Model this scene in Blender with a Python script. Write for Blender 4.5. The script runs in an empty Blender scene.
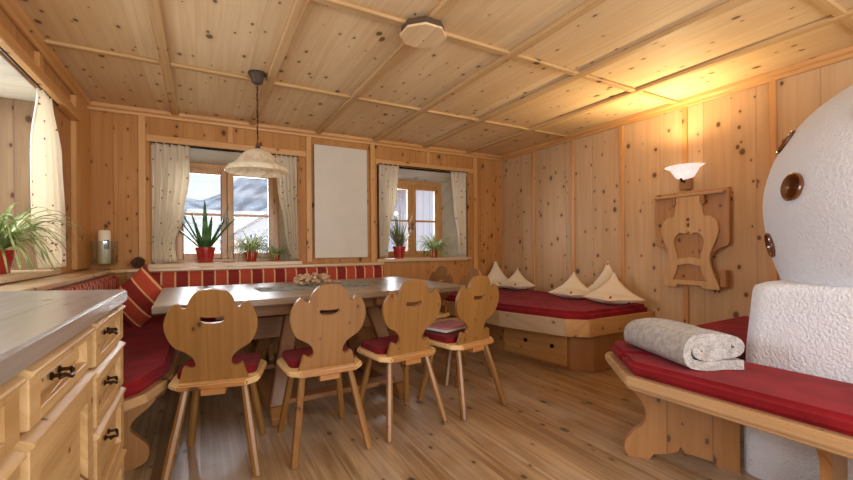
import bpy, bmesh, math, random
from mathutils import Vector, Matrix
random.seed(7)
PI = math.pi
scene = bpy.context.scene
C = scene.collection

# ------------------------------------------------------------------ camera
F_PX, YAW, ROLL, CYP, CAM_H = 403.0, 0.5083, -0.0078, 247.7, 1.1
def make_camera():
    f = Vector((math.sin(YAW), math.cos(YAW), 0))
    r = Vector((math.cos(YAW), -math.sin(YAW), 0))
    u = r.cross(f)
    c, s = math.cos(ROLL), math.sin(ROLL)
    R = c*r + s*u
    U = -s*r + c*u
    cam = bpy.data.cameras.new('camera')
    o = bpy.data.objects.new('camera', cam)
    C.objects.link(o)
    o.matrix_world = Matrix(((R.x, U.x, -f.x, 0), (R.y, U.y, -f.y, 0), (R.z, U.z, -f.z, CAM_H), (0, 0, 0, 1)))
    cam.sensor_fit = 'HORIZONTAL'
    cam.sensor_width = 36
    cam.lens = F_PX/853*36
    cam.shift_y = (CYP-240)/853
    cam.clip_start = 0.02
    cam.clip_end = 500
    scene.camera = o
make_camera()

# ------------------------------------------------------------------ materials
def lin(c):
    if isinstance(c, str):
        c = [int(c[i:i+2], 16)/255 for i in (0, 2, 4)]
    return tuple((v/12.92 if v <= .04045 else ((v+.055)/1.055)**2.4) for v in c)+(1,)

class NT:
    def __init__(s, name):
        s.m = bpy.data.materials.new(name)
        s.m.use_nodes = True
        s.t = s.m.node_tree
        s.b = s.t.nodes['Principled BSDF']
        s.out = s.t.nodes['Material Output']
    def n(s, typ, **kw):
        nd = s.t.nodes.new(typ)
        for k, v in kw.items():
            if k.startswith('i_'):
                nd.inputs[k[2:].replace('_', ' ')].default_value = v
            else:
                setattr(nd, k, v)
        return nd
    def l(s, a, b):
        s.t.links.new(a, b)
    def math(s, op, a, b=None, c=None):
        nd = s.n('ShaderNodeMath', operation=op)
        for i, v in enumerate((a, b, c)):
            if v is None: continue
            if isinstance(v, (int, float)): nd.inputs[i].default_value = v
            else: s.l(v, nd.inputs[i])
        return nd.outputs[0]
    def mix(s, fac, a, b, mode='MIX'):
        nd = s.n('ShaderNodeMix', data_type='RGBA', blend_type=mode)
        for idx, v in ((0, fac), (6, a), (7, b)):
            if isinstance(v, (int, float)): nd.inputs[idx].default_value = v
            elif isinstance(v, tuple): nd.inputs[idx].default_value = v
            else: s.l(v, nd.inputs[idx])
        return nd.outputs[2]
    def comb(s, x, y, z):
        nd = s.n('ShaderNodeCombineXYZ')
        for i, v in enumerate((x, y, z)):
            if isinstance(v, (int, float)): nd.inputs[i].default_value = v
            else: s.l(v, nd.inputs[i])
        return nd.outputs[0]
    def coords(s, rnd=True):
        tc = s.n('ShaderNodeTexCoord')
        if not rnd: return tc.outputs['Object']
        oi = s.n('ShaderNodeObjectInfo')
        sc = s.math('MULTIPLY', oi.outputs['Random'], 13.7)
        va = s.n('ShaderNodeVectorMath', operation='ADD')
        s.l(tc.outputs['Object'], va.inputs[0])
        s.l(s.comb(sc, sc, sc), va.inputs[1])
        return va.outputs[0]
    def ss(s, v, lo, hi):
        nd = s.n('ShaderNodeMapRange', interpolation_type='SMOOTHSTEP')
        s.l(v, nd.inputs[0])
        nd.inputs[1].default_value = lo
        nd.inputs[2].default_value = hi
        return nd.outputs[0]

def wood(name, light, dark, axis='Z', plank=0.0, rough=.42, knots=1.0, knot='3a2012', grain=.55, coat=0.0, kscale=1.0, seam=.6, patch=None, spec=.5):
    w = NT(name)
    sep = w.n('ShaderNodeSeparateXYZ')
    w.l(w.coords(), sep.inputs[0])
    x, y, z = sep.outputs
    al, a, b = {'X': (x, y, z), 'Y': (y, x, z), 'Z': (z, x, y)}[axis]
    ac = w.math('ADD', a, w.math('MULTIPLY', b, .83))
    r = 0.0
    if plank:
        q = w.math('DIVIDE', ac, plank)
        fl = w.math('FLOOR', q)
        wn = w.n('ShaderNodeTexWhiteNoise', noise_dimensions='1D')
        w.l(fl, wn.inputs['W'])
        r = wn.outputs['Value']
        al = w.math('ADD', al, w.math('MULTIPLY', r, 9.3))
        fr = w.math('FRACT', q)
        edge = w.math('MULTIPLY', w.math('ABSOLUTE', w.math('SUBTRACT', fr, .5)), 2.0)
    # grain
    n1 = w.n('ShaderNodeTexNoise', noise_dimensions='2D')
    n1.inputs['Scale'].default_value = 1; n1.inputs['Detail'].default_value = 5; n1.inputs['Roughness'].default_value = .6; n1.inputs['Distortion'].default_value = .6
    w.l(w.comb(w.math('MULTIPLY', ac, 34), w.math('MULTIPLY', al, 1.1), 0), n1.inputs['Vector'])
    n2 = w.n('ShaderNodeTexNoise', noise_dimensions='2D')
    n2.inputs['Scale'].default_value = 1; n2.inputs['Detail'].default_value = 3
    w.l(w.comb(w.math('MULTIPLY', ac, 5), w.math('MULTIPLY', al, .9), 0), n2.inputs['Vector'])
    g = w.math('ADD', w.math('MULTIPLY', n1.outputs[0], .6), w.math('MULTIPLY', n2.outputs[0], .4))
    g = w.ss(g, .32, .68)
    L, D = lin(light), lin(dark)
    col = w.mix(w.math('MULTIPLY', g, grain), L, D)
    if plank:
        col = w.mix(w.math('MULTIPLY', r, .38), col, D)
        col = w.mix(w.math('MULTIPLY', w.ss(edge, 1-.012/plank, 1-.003/plank), seam), col, lin('4a2c18'))
    if patch:
        n3 = w.n('ShaderNodeTexNoise', noise_dimensions='2D')
        n3.inputs['Scale'].default_value = 1; n3.inputs['Detail'].default_value = 4
        w.l(w.comb(w.math('MULTIPLY', ac, 2.2), w.math('MULTIPLY', al, 1.3), 0), n3.inputs['Vector'])
        col = w.mix(w.math('MULTIPLY', w.ss(n3.outputs[0], .45, .7), .6), col, lin(patch))
    if knots > 0:
        for sx, sy, rad, thr in ((4.6, 3.0, .085, .45), (9.0, 5.2, .095, .60)):
            v = w.n('ShaderNodeTexVoronoi', voronoi_dimensions='2D', feature='F1')
            v.inputs['Scale'].default_value = 1
            wob = w.math('MULTIPLY', n2.outputs[0], .16)
            w.l(w.comb(w.math('ADD', w.math('MULTIPLY', ac, sx*kscale), wob), w.math('MULTIPLY', al, sy*kscale), 0), v.inputs['Vector'])
            sc = w.n('ShaderNodeSeparateColor')
            w.l(v.outputs['Color'], sc.inputs[0])
            on = w.math('GREATER_THAN', sc.outputs[0], 1-(1-thr)*min(1.5, knots))
            rr = w.math('MULTIPLY', w.math('ADD', sc.outputs[1], .35), rad)
            dn = w.math('DIVIDE', v.outputs['Distance'], rr)
            halo = w.math('MULTIPLY', w.math('SUBTRACT', 1, w.ss(dn, .8, 2.6)), on)
            core = w.math('MULTIPLY', w.math('SUBTRACT', 1, w.ss(dn, .55, 1.0)), on)
            col = w.mix(w.math('MULTIPLY', halo, .35), col, lin(dark))
            col = w.mix(w.math('MULTIPLY', core, .8), col, lin(knot))
    w.l(col, w.b.inputs['Base Color'])
    w.b.inputs['Roughness'].default_value = rough
    w.b.inputs['Specular IOR Level'].default_value = spec
    w.b.inputs['Coat Weight'].default_value = coat
    w.b.inputs['Coat Roughness'].default_value = .24
    bp = w.n('ShaderNodeBump')
    bp.inputs['Strength'].default_value = .12
    bp.inputs['Distance'].default_value = .004
    w.l(g, bp.inputs['Height'])
    w.l(bp.outputs[0], w.b.inputs['Normal'])
    return w.m

def plain(name, col, rough=.5, metal=0.0, var=.12, vscale=8, bump=0.0, bscale=120, sheen=0.0, coat=0.0, bdist=.004):
    w = NT(name)
    c = w.coords()
    n = w.n('ShaderNodeTexNoise'); n.inputs['Scale'].default_value = vscale; n.inputs['Detail'].default_value = 3
    w.l(c, n.inputs['Vector'])
    L = lin(col)
    D = tuple(v*(1-var*2.2) for v in L[:3])+(1,)
    w.l(w.mix(w.ss(n.outputs[0], .3, .7), D, L), w.b.inputs['Base Color'])
    w.b.inputs['Roughness'].default_value = rough
    w.b.inputs['Metallic'].default_value = metal
    w.b.inputs['Sheen Weight'].default_value = sheen
    w.b.inputs['Coat Weight'].default_value = coat
    if bump:
        nb = w.n('ShaderNodeTexNoise'); nb.inputs['Scale'].default_value = bscale; nb.inputs['Detail'].default_value = 2
        w.l(c, nb.inputs['Vector'])
        bp = w.n('ShaderNodeBump'); bp.inputs['Strength'].default_value = bump; bp.inputs['Distance'].default_value = bdist
        w.l(nb.outputs[0], bp.inputs['Height'])
        w.l(bp.outputs[0], w.b.inputs['Normal'])
    return w.m

def striped(name, axis, period, red='8f241a', orange='be4a30', line='ecbc84', off=0.0, plain_red=False):
    """red fabric, alternating dark and bright bands with thin cream lines between"""
    w = NT(name)
    sep = w.n('ShaderNodeSeparateXYZ')
    w.l(w.coords(False), sep.inputs[0])
    u = sep.outputs['XYZ'.index(axis)]
    q = w.math('DIVIDE', w.math('ADD', u, off+50*period), period)
    fr = w.math('FRACT', q)
    half = w.math('GREATER_THAN', fr, .5)
    col = w.mix(half, lin(red), lin(orange))
    e = w.math('FRACT', w.math('MULTIPLY', q, 2))
    ln = w.math('GREATER_THAN', w.math('ABSOLUTE', w.math('SUBTRACT', e, .5)), .435)
    col = w.mix(ln, col, lin(line))
    n = w.n('ShaderNodeTexNoise'); n.inputs['Scale'].default_value = 140
    w.l(w.coords(False), n.inputs['Vector'])
    col = w.mix(w.math('MULTIPLY', n.outputs[0], .25), col, lin('501810'))
    w.l(col, w.b.inputs['Base Color'])
    w.b.inputs['Roughness'].default_value = .85
    bp = w.n('ShaderNodeBump'); bp.inputs['Strength'].default_value = .2; bp.inputs['Distance'].default_value = .002
    w.l(n.outputs[0], bp.inputs['Height']); w.l(bp.outputs[0], w.b.inputs['Normal'])
    return w.m

def dotted(name, base, dot, sx, dens=.55, rad=.16, trans=.0, axes='XZ'):
    w = NT(name)
    sep = w.n('ShaderNodeSeparateXYZ')
    w.l(w.coords(False), sep.inputs[0])
    a = sep.outputs['XYZ'.index(axes[0])]; b = sep.outputs['XYZ'.index(axes[1])]
    v = w.n('ShaderNodeTexVoronoi', voronoi_dimensions='2D', feature='F1')
    v.inputs['Scale'].default_value = sx; v.inputs['Randomness'].default_value = .75
    w.l(w.comb(a, b, 0), v.inputs['Vector'])
    sc = w.n('ShaderNodeSeparateColor'); w.l(v.outputs['Color'], sc.inputs[0])
    on = w.math('LESS_THAN', sc.outputs[0], dens)
    d = w.math('MULTIPLY', w.math('SUBTRACT', 1, w.ss(v.outputs['Distance'], rad*.7, rad)), on)
    col = w.mix(d, lin(base), lin(dot))
    w.l(col, w.b.inputs['Base Color'])
    w.b.inputs['Roughness'].default_value = .85
    w.b.inputs['Specular IOR Level'].default_value = .2
    if trans:
        tr = w.n('ShaderNodeBsdfTranslucent'); w.l(col, tr.inputs[0])
        mx = w.n('ShaderNodeMixShader'); mx.inputs[0].default_value = trans
        w.l(w.b.outputs[0], mx.inputs[1]); w.l(tr.outputs[0], mx.inputs[2]); w.l(mx.outputs[0], w.out.inputs[0])
    return w.m

def glass(name, tint='ffffff', ior=.05):
    w = NT(name)
    g = w.n('ShaderNodeBsdfGlossy'); g.inputs['Roughness'].default_value = .02
    t = w.n('ShaderNodeBsdfTransparent'); t.inputs[0].default_value = lin(tint)
    mx = w.n('ShaderNodeMixShader')
    mx.inputs[0].default_value = ior; w.l(t.outputs[0], mx.inputs[1]); w.l(g.outputs[0], mx.inputs[2]); w.l(mx.outputs[0], w.out.inputs[0])
    return w.m

def plaster(name, col):
    w = NT(name)
    c = w.coords(False)
    n = w.n('ShaderNodeTexNoise'); n.inputs['Scale'].default_value = 85; n.inputs['Detail'].default_value = 4; n.inputs['Roughness'].default_value = .6
    w.l(c, n.inputs['Vector'])
    v = w.n('ShaderNodeTexVoronoi', feature='SMOOTH_F1'); v.inputs['Scale'].default_value = 75
    w.l(c, v.inputs['Vector'])
    h = w.math('ADD', n.outputs[0], w.math('MULTIPLY', v.outputs['Distance'], .25))
    w.b.inputs['Base Color'].default_value = lin(col)
    w.b.inputs['Roughness'].default_value = .92
    bp = w.n('ShaderNodeBump'); bp.inputs['Strength'].default_value = .75; bp.inputs['Distance'].default_value = .016
    w.l(h, bp.inputs['Height']); w.l(bp.outputs[0], w.b.inputs['Normal'])
    return w.m

def emit(name, col, strength, mixw=None):
    w = NT(name)
    w.b.inputs['Base Color'].default_value = lin(col)
    w.b.inputs['Emission Color'].default_value = lin(col)
    w.b.inputs['Emission Strength'].default_value = strength
    w.b.inputs['Roughness'].default_value = .3
    return w.m

def leaf_mat(name, g1, g2, edge=None):
    w = NT(name)
    n = w.n('ShaderNodeTexNoise'); n.inputs['Scale'].default_value = 14
    w.l(w.coords(), n.inputs['Vector'])
    col = w.mix(w.ss(n.outputs[0], .35, .65), lin(g1), lin(g2))
    w.l(col, w.b.inputs['Base Color'])
    w.b.inputs['Roughness'].default_value = .45
    tr = w.n('ShaderNodeBsdfTranslucent'); w.l(col, tr.inputs[0])
    mx = w.n('ShaderNodeMixShader'); mx.inputs[0].default_value = .3
    w.l(w.b.outputs[0], mx.inputs[1]); w.l(tr.outputs[0], mx.inputs[2]); w.l(mx.outputs[0], w.out.inputs[0])
    return w.m

M = {}
M['wall_back'] = wood('pine_panelling_honey', 'ca955a', 'a56c34', 'Z', plank=.27, rough=.55, knots=1.45, seam=.25, spec=.25)
M['wall_right'] = wood('pine_panelling_pale', 'dcbd94', 'bf9a70', 'Z', plank=.31, rough=.55, knots=1.3, seam=.22, spec=.25, knot='4a2a18')
M['wall_left'] = wood('pine_panelling_left', 'cc9a64', 'ac7844', 'Z', plank=.27, rough=.5, knots=1., seam=.3, spec=.25)
M['jamb'] = wood('shade_toned_reveal_boards', '94795c', '705840', 'Z', plank=.25, rough=.6, knots=1.0, seam=.3, spec=.2)  # grey-brown tone paints in the shade on the far left reveal
M['ceiling'] = wood('pine_ceiling_boards', 'ead0a6', 'd0aa78', 'Y', plank=.33, rough=.6, knots=.9, seam=.08, knot='4a2a16', spec=.12)
M['cbat_x'] = wood('ceiling_batten_crosswise', 'd2ae7c', 'aa8252', 'X', rough=.55, knots=.4, spec=.2)
M['cbat_y'] = wood('ceiling_batten_lengthwise', 'd2ae7c', 'aa8252', 'Y', rough=.55, knots=.4, spec=.2)
M['trim_z'] = wood('pine_batten_upright', 'd9a566', 'b98046', 'Z', rough=.45, knots=.5)
M['trim_x'] = wood('pine_batten_crosswise', 'd9a566', 'b98046', 'X', rough=.45, knots=.5)
M['trim_y'] = wood('pine_batten_lengthwise', 'd9a566', 'b98046', 'Y', rough=.45, knots=.5)
M['sill_x'] = wood('pine_sill_board', 'dcc09a', 'b89468', 'X', rough=.3, knots=.4, coat=.3)
M['sill_y'] = wood('pine_sill_board_side', 'dcc09a', 'b89468', 'Y', rough=.3, knots=.4, coat=.3)
M['floor'] = wood('worn_plank_floor', 'c8ac88', '80603f', 'Y', plank=.21, rough=.28, knots=.8, coat=.7, patch='bdae9a', seam=.4, grain=.9, knot='2e1a0e', kscale=.9)
M['chair'] = wood('chair_pine', '996b36', '70491f', 'Z', rough=.36, knots=.45, coat=.25, kscale=1.6, knot='3a1d0c')
M['chair_seat'] = wood('chair_seat_pine', 'b98048', '8c5a2a', 'X', rough=.34, knots=.3, coat=.25)
M['lit_edge'] = wood('pale_lit_edge', 'e0bd86', 'c79a62', 'Z', rough=.4, knots=0)  # pale tone paints window light catching the backrest edges
M['dark_side'] = wood('shaded_side', '5c4632', '3c2a1c', 'X', rough=.6, knots=0)  # dark tone stands in for the shaded gap above the box cover
M['table'] = wood('table_pine', '9c8468', '6e5a46', 'X', plank=.21, rough=.36, knots=.5, coat=.4, seam=.3)
M['table_z'] = wood('table_leg_pine', '8a5c34', '6e4524', 'Z', rough=.4, knots=.6)
M['table_x'] = wood('table_rail_pine', '94653a', '6e4524', 'X', rough=.4, knots=.6)
M['table_y'] = wood('table_foot_pine', 'a8743e', '805226', 'Y', rough=.4, knots=.5)
M['cab_z'] = wood('cabinet_pine_upright', 'd8b682', 'b08650', 'Z', rough=.45, knots=.6, kscale=1.6, grain=.75)
M['cab_y'] = wood('cabinet_pine_rail', 'd8b682', 'b08650', 'Y', rough=.45, knots=.6, kscale=1.6, grain=.75)
M['counter'] = wood('cabinet_worktop_pine', 'b6afaa', '8a827c', 'Y', plank=.2, rough=.3, knots=.4, coat=.6, seam=.25)
M['bench_x'] = wood('bench_pine_x', 'cb9a5e', 'a87440', 'X', rough=.38, knots=.7, coat=.15, kscale=1.3)
M['bench_y'] = wood('bench_pine_y', 'c8a276', 'a37e56', 'Y', rough=.38, knots=.7, coat=.15, kscale=1.3)
M['bed_front'] = wood('bench_pine_pale', 'c4aa8a', '9c8264', 'Y', rough=.38, knots=.9, coat=.15, kscale=1.5)
M['bench_z'] = wood('bench_pine_upright', 'b98653', '94632f', 'Z', plank=.2, rough=.42, knots=.6, seam=.4)
M['board'] = wood('carved_board_pine', 'ca9a66', 'a47646', 'Z', plank=.24, rough=.42, knots=.8, seam=.2, kscale=1.4)
M['lyre'] = wood('carved_lyre_pine', 'dab480', 'b98c58', 'Z', rough=.42, knots=.4, kscale=1.4)
M['frame'] = wood('window_frame_pine', 'c9955a', 'a87440', 'Z', rough=.35, knots=.2, coat=.2)
M['lining'] = wood('limed_reveal_boards', 'cfc6b4', 'aea590', 'X', plank=.18, rough=.5, knots=.2, seam=.3)
M['red'] = plain('red_velvet_cloth', '8f2027', .85, var=.16, vscale=5, bump=.25, bscale=260, sheen=.04)
M['redpad'] = plain('dark_red_pad_cloth', '741a1e', .85, var=.15, vscale=12, bump=.25, bscale=260, sheen=.03)
M['stripe_x'] = striped('striped_cloth_along_x', 'X', .21)
M['stripe_y'] = striped('striped_cloth_along_y', 'Y', .16)
M['stripe_p'] = striped('striped_pillow_cloth', 'Z', .19, off=.03)
M['pillow'] = dotted('cream_pillow_cloth_with_red_dots', 'e4d8c0', '7a3024', 14, dens=.22, rad=.16, axes='XZ')
M['curtain'] = dotted('cream_curtain_with_red_flowers', 'f3ebda', '9c5a44', 15, dens=.4, rad=.12, trans=.5)
M['curtain_y'] = dotted('cream_curtain_with_red_flowers_side', 'f3ebda', '9c5a44', 15, dens=.4, rad=.12, trans=.5, axes='YZ')
M['plaster'] = plaster('white_roughcast_plaster', 'e3e8f2')
M['whitewall'] = plain('smooth_white_plaster', 'ddd8ce', .9, bump=.2, bscale=40)
M['kachel'] = plain('brown_glazed_tile', '7c4820', .2, var=.2, coat=.6)
M['glass'] = glass('window_glass')
M['clear'] = glass('candle_glass', 'f4f8f4', .14)
M['white'] = plain('matt_white_enamel', 'd9d2c4', .45, var=.02)
M['metal'] = plain('dark_iron', '2c2622', .4, .7)
M['bronze'] = plain('bronze_handle', '4a3524', .32, .85)
M['greymetal'] = plain('pewter_canopy', '6a6058', .4, .6)
M['wax'] = plain('cream_wax', 'ece2c8', .5, var=.03)
M['redpot'] = plain('red_glazed_pot', 'b02c22', .25, coat=.4)
M['terracotta'] = plain('red_plastic_pot', 'a6341f', .35)
M['soil'] = plain('potting_soil', '3a281c', .95, bump=.5, bscale=80)
M['spider'] = leaf_mat('spider_plant_leaf', '6f8a44', 'c3cc96')
M['aloe'] = leaf_mat('thick_green_leaf', '3f6a3a', '6d9656')
M['brom'] = leaf_mat('mottled_leaf', '63764a', 'b8a894')
M['towel'] = plain('grey_terry_cloth', 'c6c2be', .95, var=.14, vscale=40, bump=1.0, bscale=130, sheen=.15, bdist=.014)
M['cone'] = plain('pine_cone_scales', '6a4a34', .7, var=.25, vscale=30)
M['straw'] = plain('dried_flowers', 'd6b08a', .85, var=.22, vscale=60, bump=.5, bscale=90)
M['runner'] = dotted('grey_runner_with_leaf_print', '93968c', '47503f', 13, dens=.6, rad=.30, axes='XY')
M['leafcloth'] = plain('dark_leaf_print', '4c5448', .85)
M['folder'] = plain('rose_folder_cover', 'b87886', .5, var=.06)
M['black'] = plain('black_edge', '1c1614', .5)
M['lampglass'] = None
M['snow'] = plain('fresh_snow', 'f0f4fb', .9, var=.06, vscale=.6)
M['hill'] = plain('snowy_forest_slope', 'd4dbe8', .95, var=.3, vscale=.25)
M['barnwood'] = wood('grey_barn_boards', 'f0f2f8', 'c6cad6', 'Z', plank=.16, rough=.8, knots=.1, seam=.5)
M['barnroof'] = plain('dark_roof_boards', '4c4a50', .8)
M['bush'] = leaf_mat('dark_evergreen', '3c463c', '5c6860')
M['picture'] = plain('small_dark_picture', '5c4a2c', .6, var=.35, vscale=60)
M['chain'] = plain('black_chain', '241c18', .4, .6)

def lamp_glass(name, col, e, ecol):
    w = NT(name)
    c = w.coords(False)
    n = w.n('ShaderNodeTexNoise'); n.inputs['Scale'].default_value = 16; n.inputs['Detail'].default_value = 3; n.inputs['Distortion'].default_value = 1.5
    w.l(c, n.inputs['Vector'])
    col2 = w.mix(w.math('MULTIPLY', w.ss(n.outputs[0], .45, .7), .5), lin(col), lin('d0ac6c'))
    w.l(col2, w.b.inputs['Base Color'])
    w.b.inputs['Roughness'].default_value = .22
    tr = w.n('ShaderNodeBsdfTranslucent'); w.l(col2, tr.inputs[0])
    mx = w.n('ShaderNodeMixShader'); mx.inputs[0].default_value = .55
    w.b.inputs['Emission Color'].default_value = lin(ecol)
    w.b.inputs['Emission Strength'].default_value = e
    w.l(w.b.outputs[0], mx.inputs[1]); w.l(tr.outputs[0], mx.inputs[2]); w.l(mx.outputs[0], w.out.inputs[0])
    return w.m
for k_ in ('red', 'redpad', 'towel', 'pillow'):
    M[k_].node_tree.nodes['Principled BSDF'].inputs['Specular IOR Level'].default_value = .08
M['lampglass'] = lamp_glass('marbled_cream_glass', 'fbf4e2', 0.06, 'fff0d0')
M['sconceglass'] = lamp_glass('lit_white_glass', 'f4f2ee', 0.75, 'eef2ff')

# ------------------------------------------------------------------ mesh helpers
class MB:
    def __init__(s): s.bm = bmesh.new()
    def box(s, x0, x1, y0, y1, z0, z1, mat=None):
        vs = [s.bm.verts.new(p) for p in ((x0,y0,z0),(x1,y0,z0),(x1,y1,z0),(x0,y1,z0),(x0,y0,z1),(x1,y0,z1),(x1,y1,z1),(x0,y1,z1))]
        for f in ((0,3,2,1),(4,5,6,7),(0,1,5,4),(1,2,6,5),(2,3,7,6),(3,0,4,7)):
            s.bm.faces.new([vs[i] for i in f])
        if mat:
            bmesh.ops.transform(s.bm, matrix=mat, verts=vs)
        return s
    def prism(s, pts, lo, hi, plane='XY', holes=(), mat=None):
        """polygon (with holes) in a plane, extruded from lo to hi along the third axis"""
        def P(a, b, t):
            return {'XY': (a, b, t), 'XZ': (a, t, b), 'YZ': (t, a, b)}[plane]
        loops = [pts]+list(holes)
        new = []
        edges = []
        for lp in loops:
            vv = [s.bm.verts.new(P(a, b, lo)) for a, b in lp]
            new += vv
            for i in range(len(vv)):
                edges.append(s.bm.edges.new((vv[i], vv[(i+1) % len(vv)])))
        if holes or len(pts) > 4:
            fs = [g for g in bmesh.ops.triangle_fill(s.bm, edges=edges, use_beauty=True)['geom'] if isinstance(g, bmesh.types.BMFace)]
        else:
            fs = [s.bm.faces.new(new)]
        ex = bmesh.ops.extrude_face_region(s.bm, geom=fs)['geom']
        ev = [g for g in ex if isinstance(g, bmesh.types.BMVert)]
        d = Vector(P(0, 0, hi-lo))
        bmesh.ops.translate(s.bm, vec=d, verts=ev)
        if mat:
            bmesh.ops.transform(s.bm, matrix=mat, verts=new+ev)
        return s
    def lathe(s, prof, seg=24, center=(0,0,0), mat=None, cap=True):
        rings = []
        allv = []
        for r, z in prof:
            if r < 1e-5:
                v = s.bm.verts.new((center[0], center[1], center[2]+z)); rings.append([v]); allv.append(v)
            else:
                rg = [s.bm.verts.new((center[0]+r*math.cos(2*PI*i/seg), center[1]+r*math.sin(2*PI*i/seg), center[2]+z)) for i in range(seg)]
                rings.append(rg); allv += rg
        for a, b in zip(rings, rings[1:]):
            for i in range(seg):
                j = (i+1) % seg
                if len(a) == 1 and len(b) == 1: continue
                if len(a) == 1: s.bm.faces.new((a[0], b[i], b[j]))
                elif len(b) == 1: s.bm.faces.new((a[i], a[j], b[0]))
                else: s.bm.faces.new((a[i], a[j], b[j], b[i]))
        if cap:
            for rg in (rings[0], rings[-1]):
                if len(rg) > 2: s.bm.faces.new(rg)
        if mat: bmesh.ops.transform(s.bm, matrix=mat, verts=allv)
        return s
    def tube(s, path, r, seg=8, closed=False):
        path = [Vector(p) for p in path]
        n = len(path)
        rr = r if isinstance(r, (list, tuple)) else [r]*n
        rings = []
        for i, p in enumerate(path):
            if closed: d = path[(i+1) % n]-path[i-1]
            else: d = path[min(i+1, n-1)]-path[max(i-1, 0)]
            d.normalize()
            up = Vector((0, 0, 1)) if abs(d.z) < .95 else Vector((1, 0, 0))
            a = d.cross(up).normalized(); b = a.cross(d)
            rings.append([s.bm.verts.new(p+rr[i]*(a*math.cos(2*PI*k/seg)+b*math.sin(2*PI*k/seg))) for k in range(seg)])
        for i in range(n if closed else n-1):
            A, B = rings[i], rings[(i+1) % n]
            for k in range(seg):
                s.bm.faces.new((A[k], A[(k+1) % seg], B[(k+1) % seg], B[k]))
        if not closed:
            s.bm.faces.new(rings[0]); s.bm.faces.new(rings[-1])
        return s
    def blade(s, base, az, length, rise, droop, width, n=7, thick=0.0):
        """an arching leaf: a creased strip that tapers to a point"""
        d = Vector((math.cos(az), math.sin(az), 0)); side = Vector((-d.y, d.x, 0))
        prev = None
        for i in range(n+1):
            t = i/n
            p = Vector(base)+d*(length*t*(1-.12*t))+Vector((0, 0, rise*t*2-droop*t*t*2))
            w = width*(1-t)**.6*(.55+.45*min(1, t*4))
            row = [s.bm.verts.new(p-side*w), s.bm.verts.new(p-Vector((0, 0, w*.45+thick))), s.bm.verts.new(p+side*w)]
            if prev:
                s.bm.faces.new((prev[0], prev[1], row[1], row[0])); s.bm.faces.new((prev[1], prev[2], row[2], row[1]))
                if thick: s.bm.faces.new((prev[0], row[0], row[2], prev[2]))
            prev = row
        return s
    def build(s, name, mat, parent=None, bevel=0.0, smooth=False, loc=None, rot=None, seg=1, angle=35, mods=()):
        bm = s.bm
        bmesh.ops.remove_doubles(bm, verts=bm.verts, dist=1e-6)
        bmesh.ops.recalc_face_normals(bm, faces=bm.faces)
        if bevel:
            ed = [e for e in bm.edges if len(e.link_faces) == 2 and e.calc_face_angle(0) > math.radians(angle)]
            try:
                bmesh.ops.bevel(bm, geom=ed, offset=bevel, segments=seg, affect='EDGES', clamp_overlap=True)
            except Exception as ex:
                print('bevel', name, ex)
        if smooth:
            for f in bm.faces: f.smooth = True
            for e in bm.edges:
                if len(e.link_faces) == 2 and e.calc_face_angle(0) > math.radians(50): e.smooth = False
        me = bpy.data.meshes.new(name)
        bm.to_mesh(me); bm.free()
        me.materials.append(mat)
        o = bpy.data.objects.new(name, me)
        C.objects.link(o)
        if parent: o.parent = parent
        if loc: o.location = loc
        if rot is not None: o.rotation_euler = (0, 0, rot) if isinstance(rot, (int, float)) else rot
        for t, kw in mods:
            md = o.modifiers.new(t.lower(), t)
            for k, v in kw.items(): setattr(md, k, v)
        return o

def tag(o, label, cat, group=None, kind=None):
    o['label'] = label; o['category'] = cat
    if group: o['group'] = group
    if kind: o['kind'] = kind
    return o
def thing(name, label, cat, loc=(0,0,0), rot=0, group=None):
    o = bpy.data.objects.new(name, None); C.objects.link(o)
    o.empty_display_size = .05
    o.location = loc; o.rotation_euler = (0, 0, rot)
    return tag(o, label, cat, group)
def struct(o, label=None, cat='wall'):
    o['kind'] = 'structure'
    if label: o['label'] = label; o['category'] = cat
    return o
def struct_empty(name, label, cat):
    o = bpy.data.objects.new(name, None); C.objects.link(o); o.empty_display_size = .05
    return struct(o, label, cat)
def dup(root, loc, rot, label, group=None):
    r = root.copy(); C.objects.link(r); r.location = loc; r.rotation_euler = (0, 0, rot) if isinstance(rot, (int, float)) else rot
    r['label'] = label
    if group: r['group'] = group
    for ch in list(root.children):
        c = ch.copy(); C.objects.link(c); c.parent = r
        for g in list(ch.children):
            d = g.copy(); C.objects.link(d); d.parent = c
    return r
def catmull(pts, n=6, closed=False):
    P = [Vector(p) for p in pts]; N = len(P); out = []
    rng = range(N) if closed else range(N-1)
    for i in rng:
        p0 = P[i-1] if (i > 0 or closed) else P[0]
        p1 = P[i]; p2 = P[(i+1) % N]
        p3 = P[(i+2) % N] if (closed or i+2 < N) else P[-1]
        for k in range(n):
            t = k/n
            out.append(tuple(.5*((2*p1)+(-p0+p2)*t+(2*p0-5*p1+4*p2-p3)*t*t+(-p0+3*p1-3*p2+p3)*t**3)))
    if not closed: out.append(tuple(P[-1]))
    return out

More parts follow.
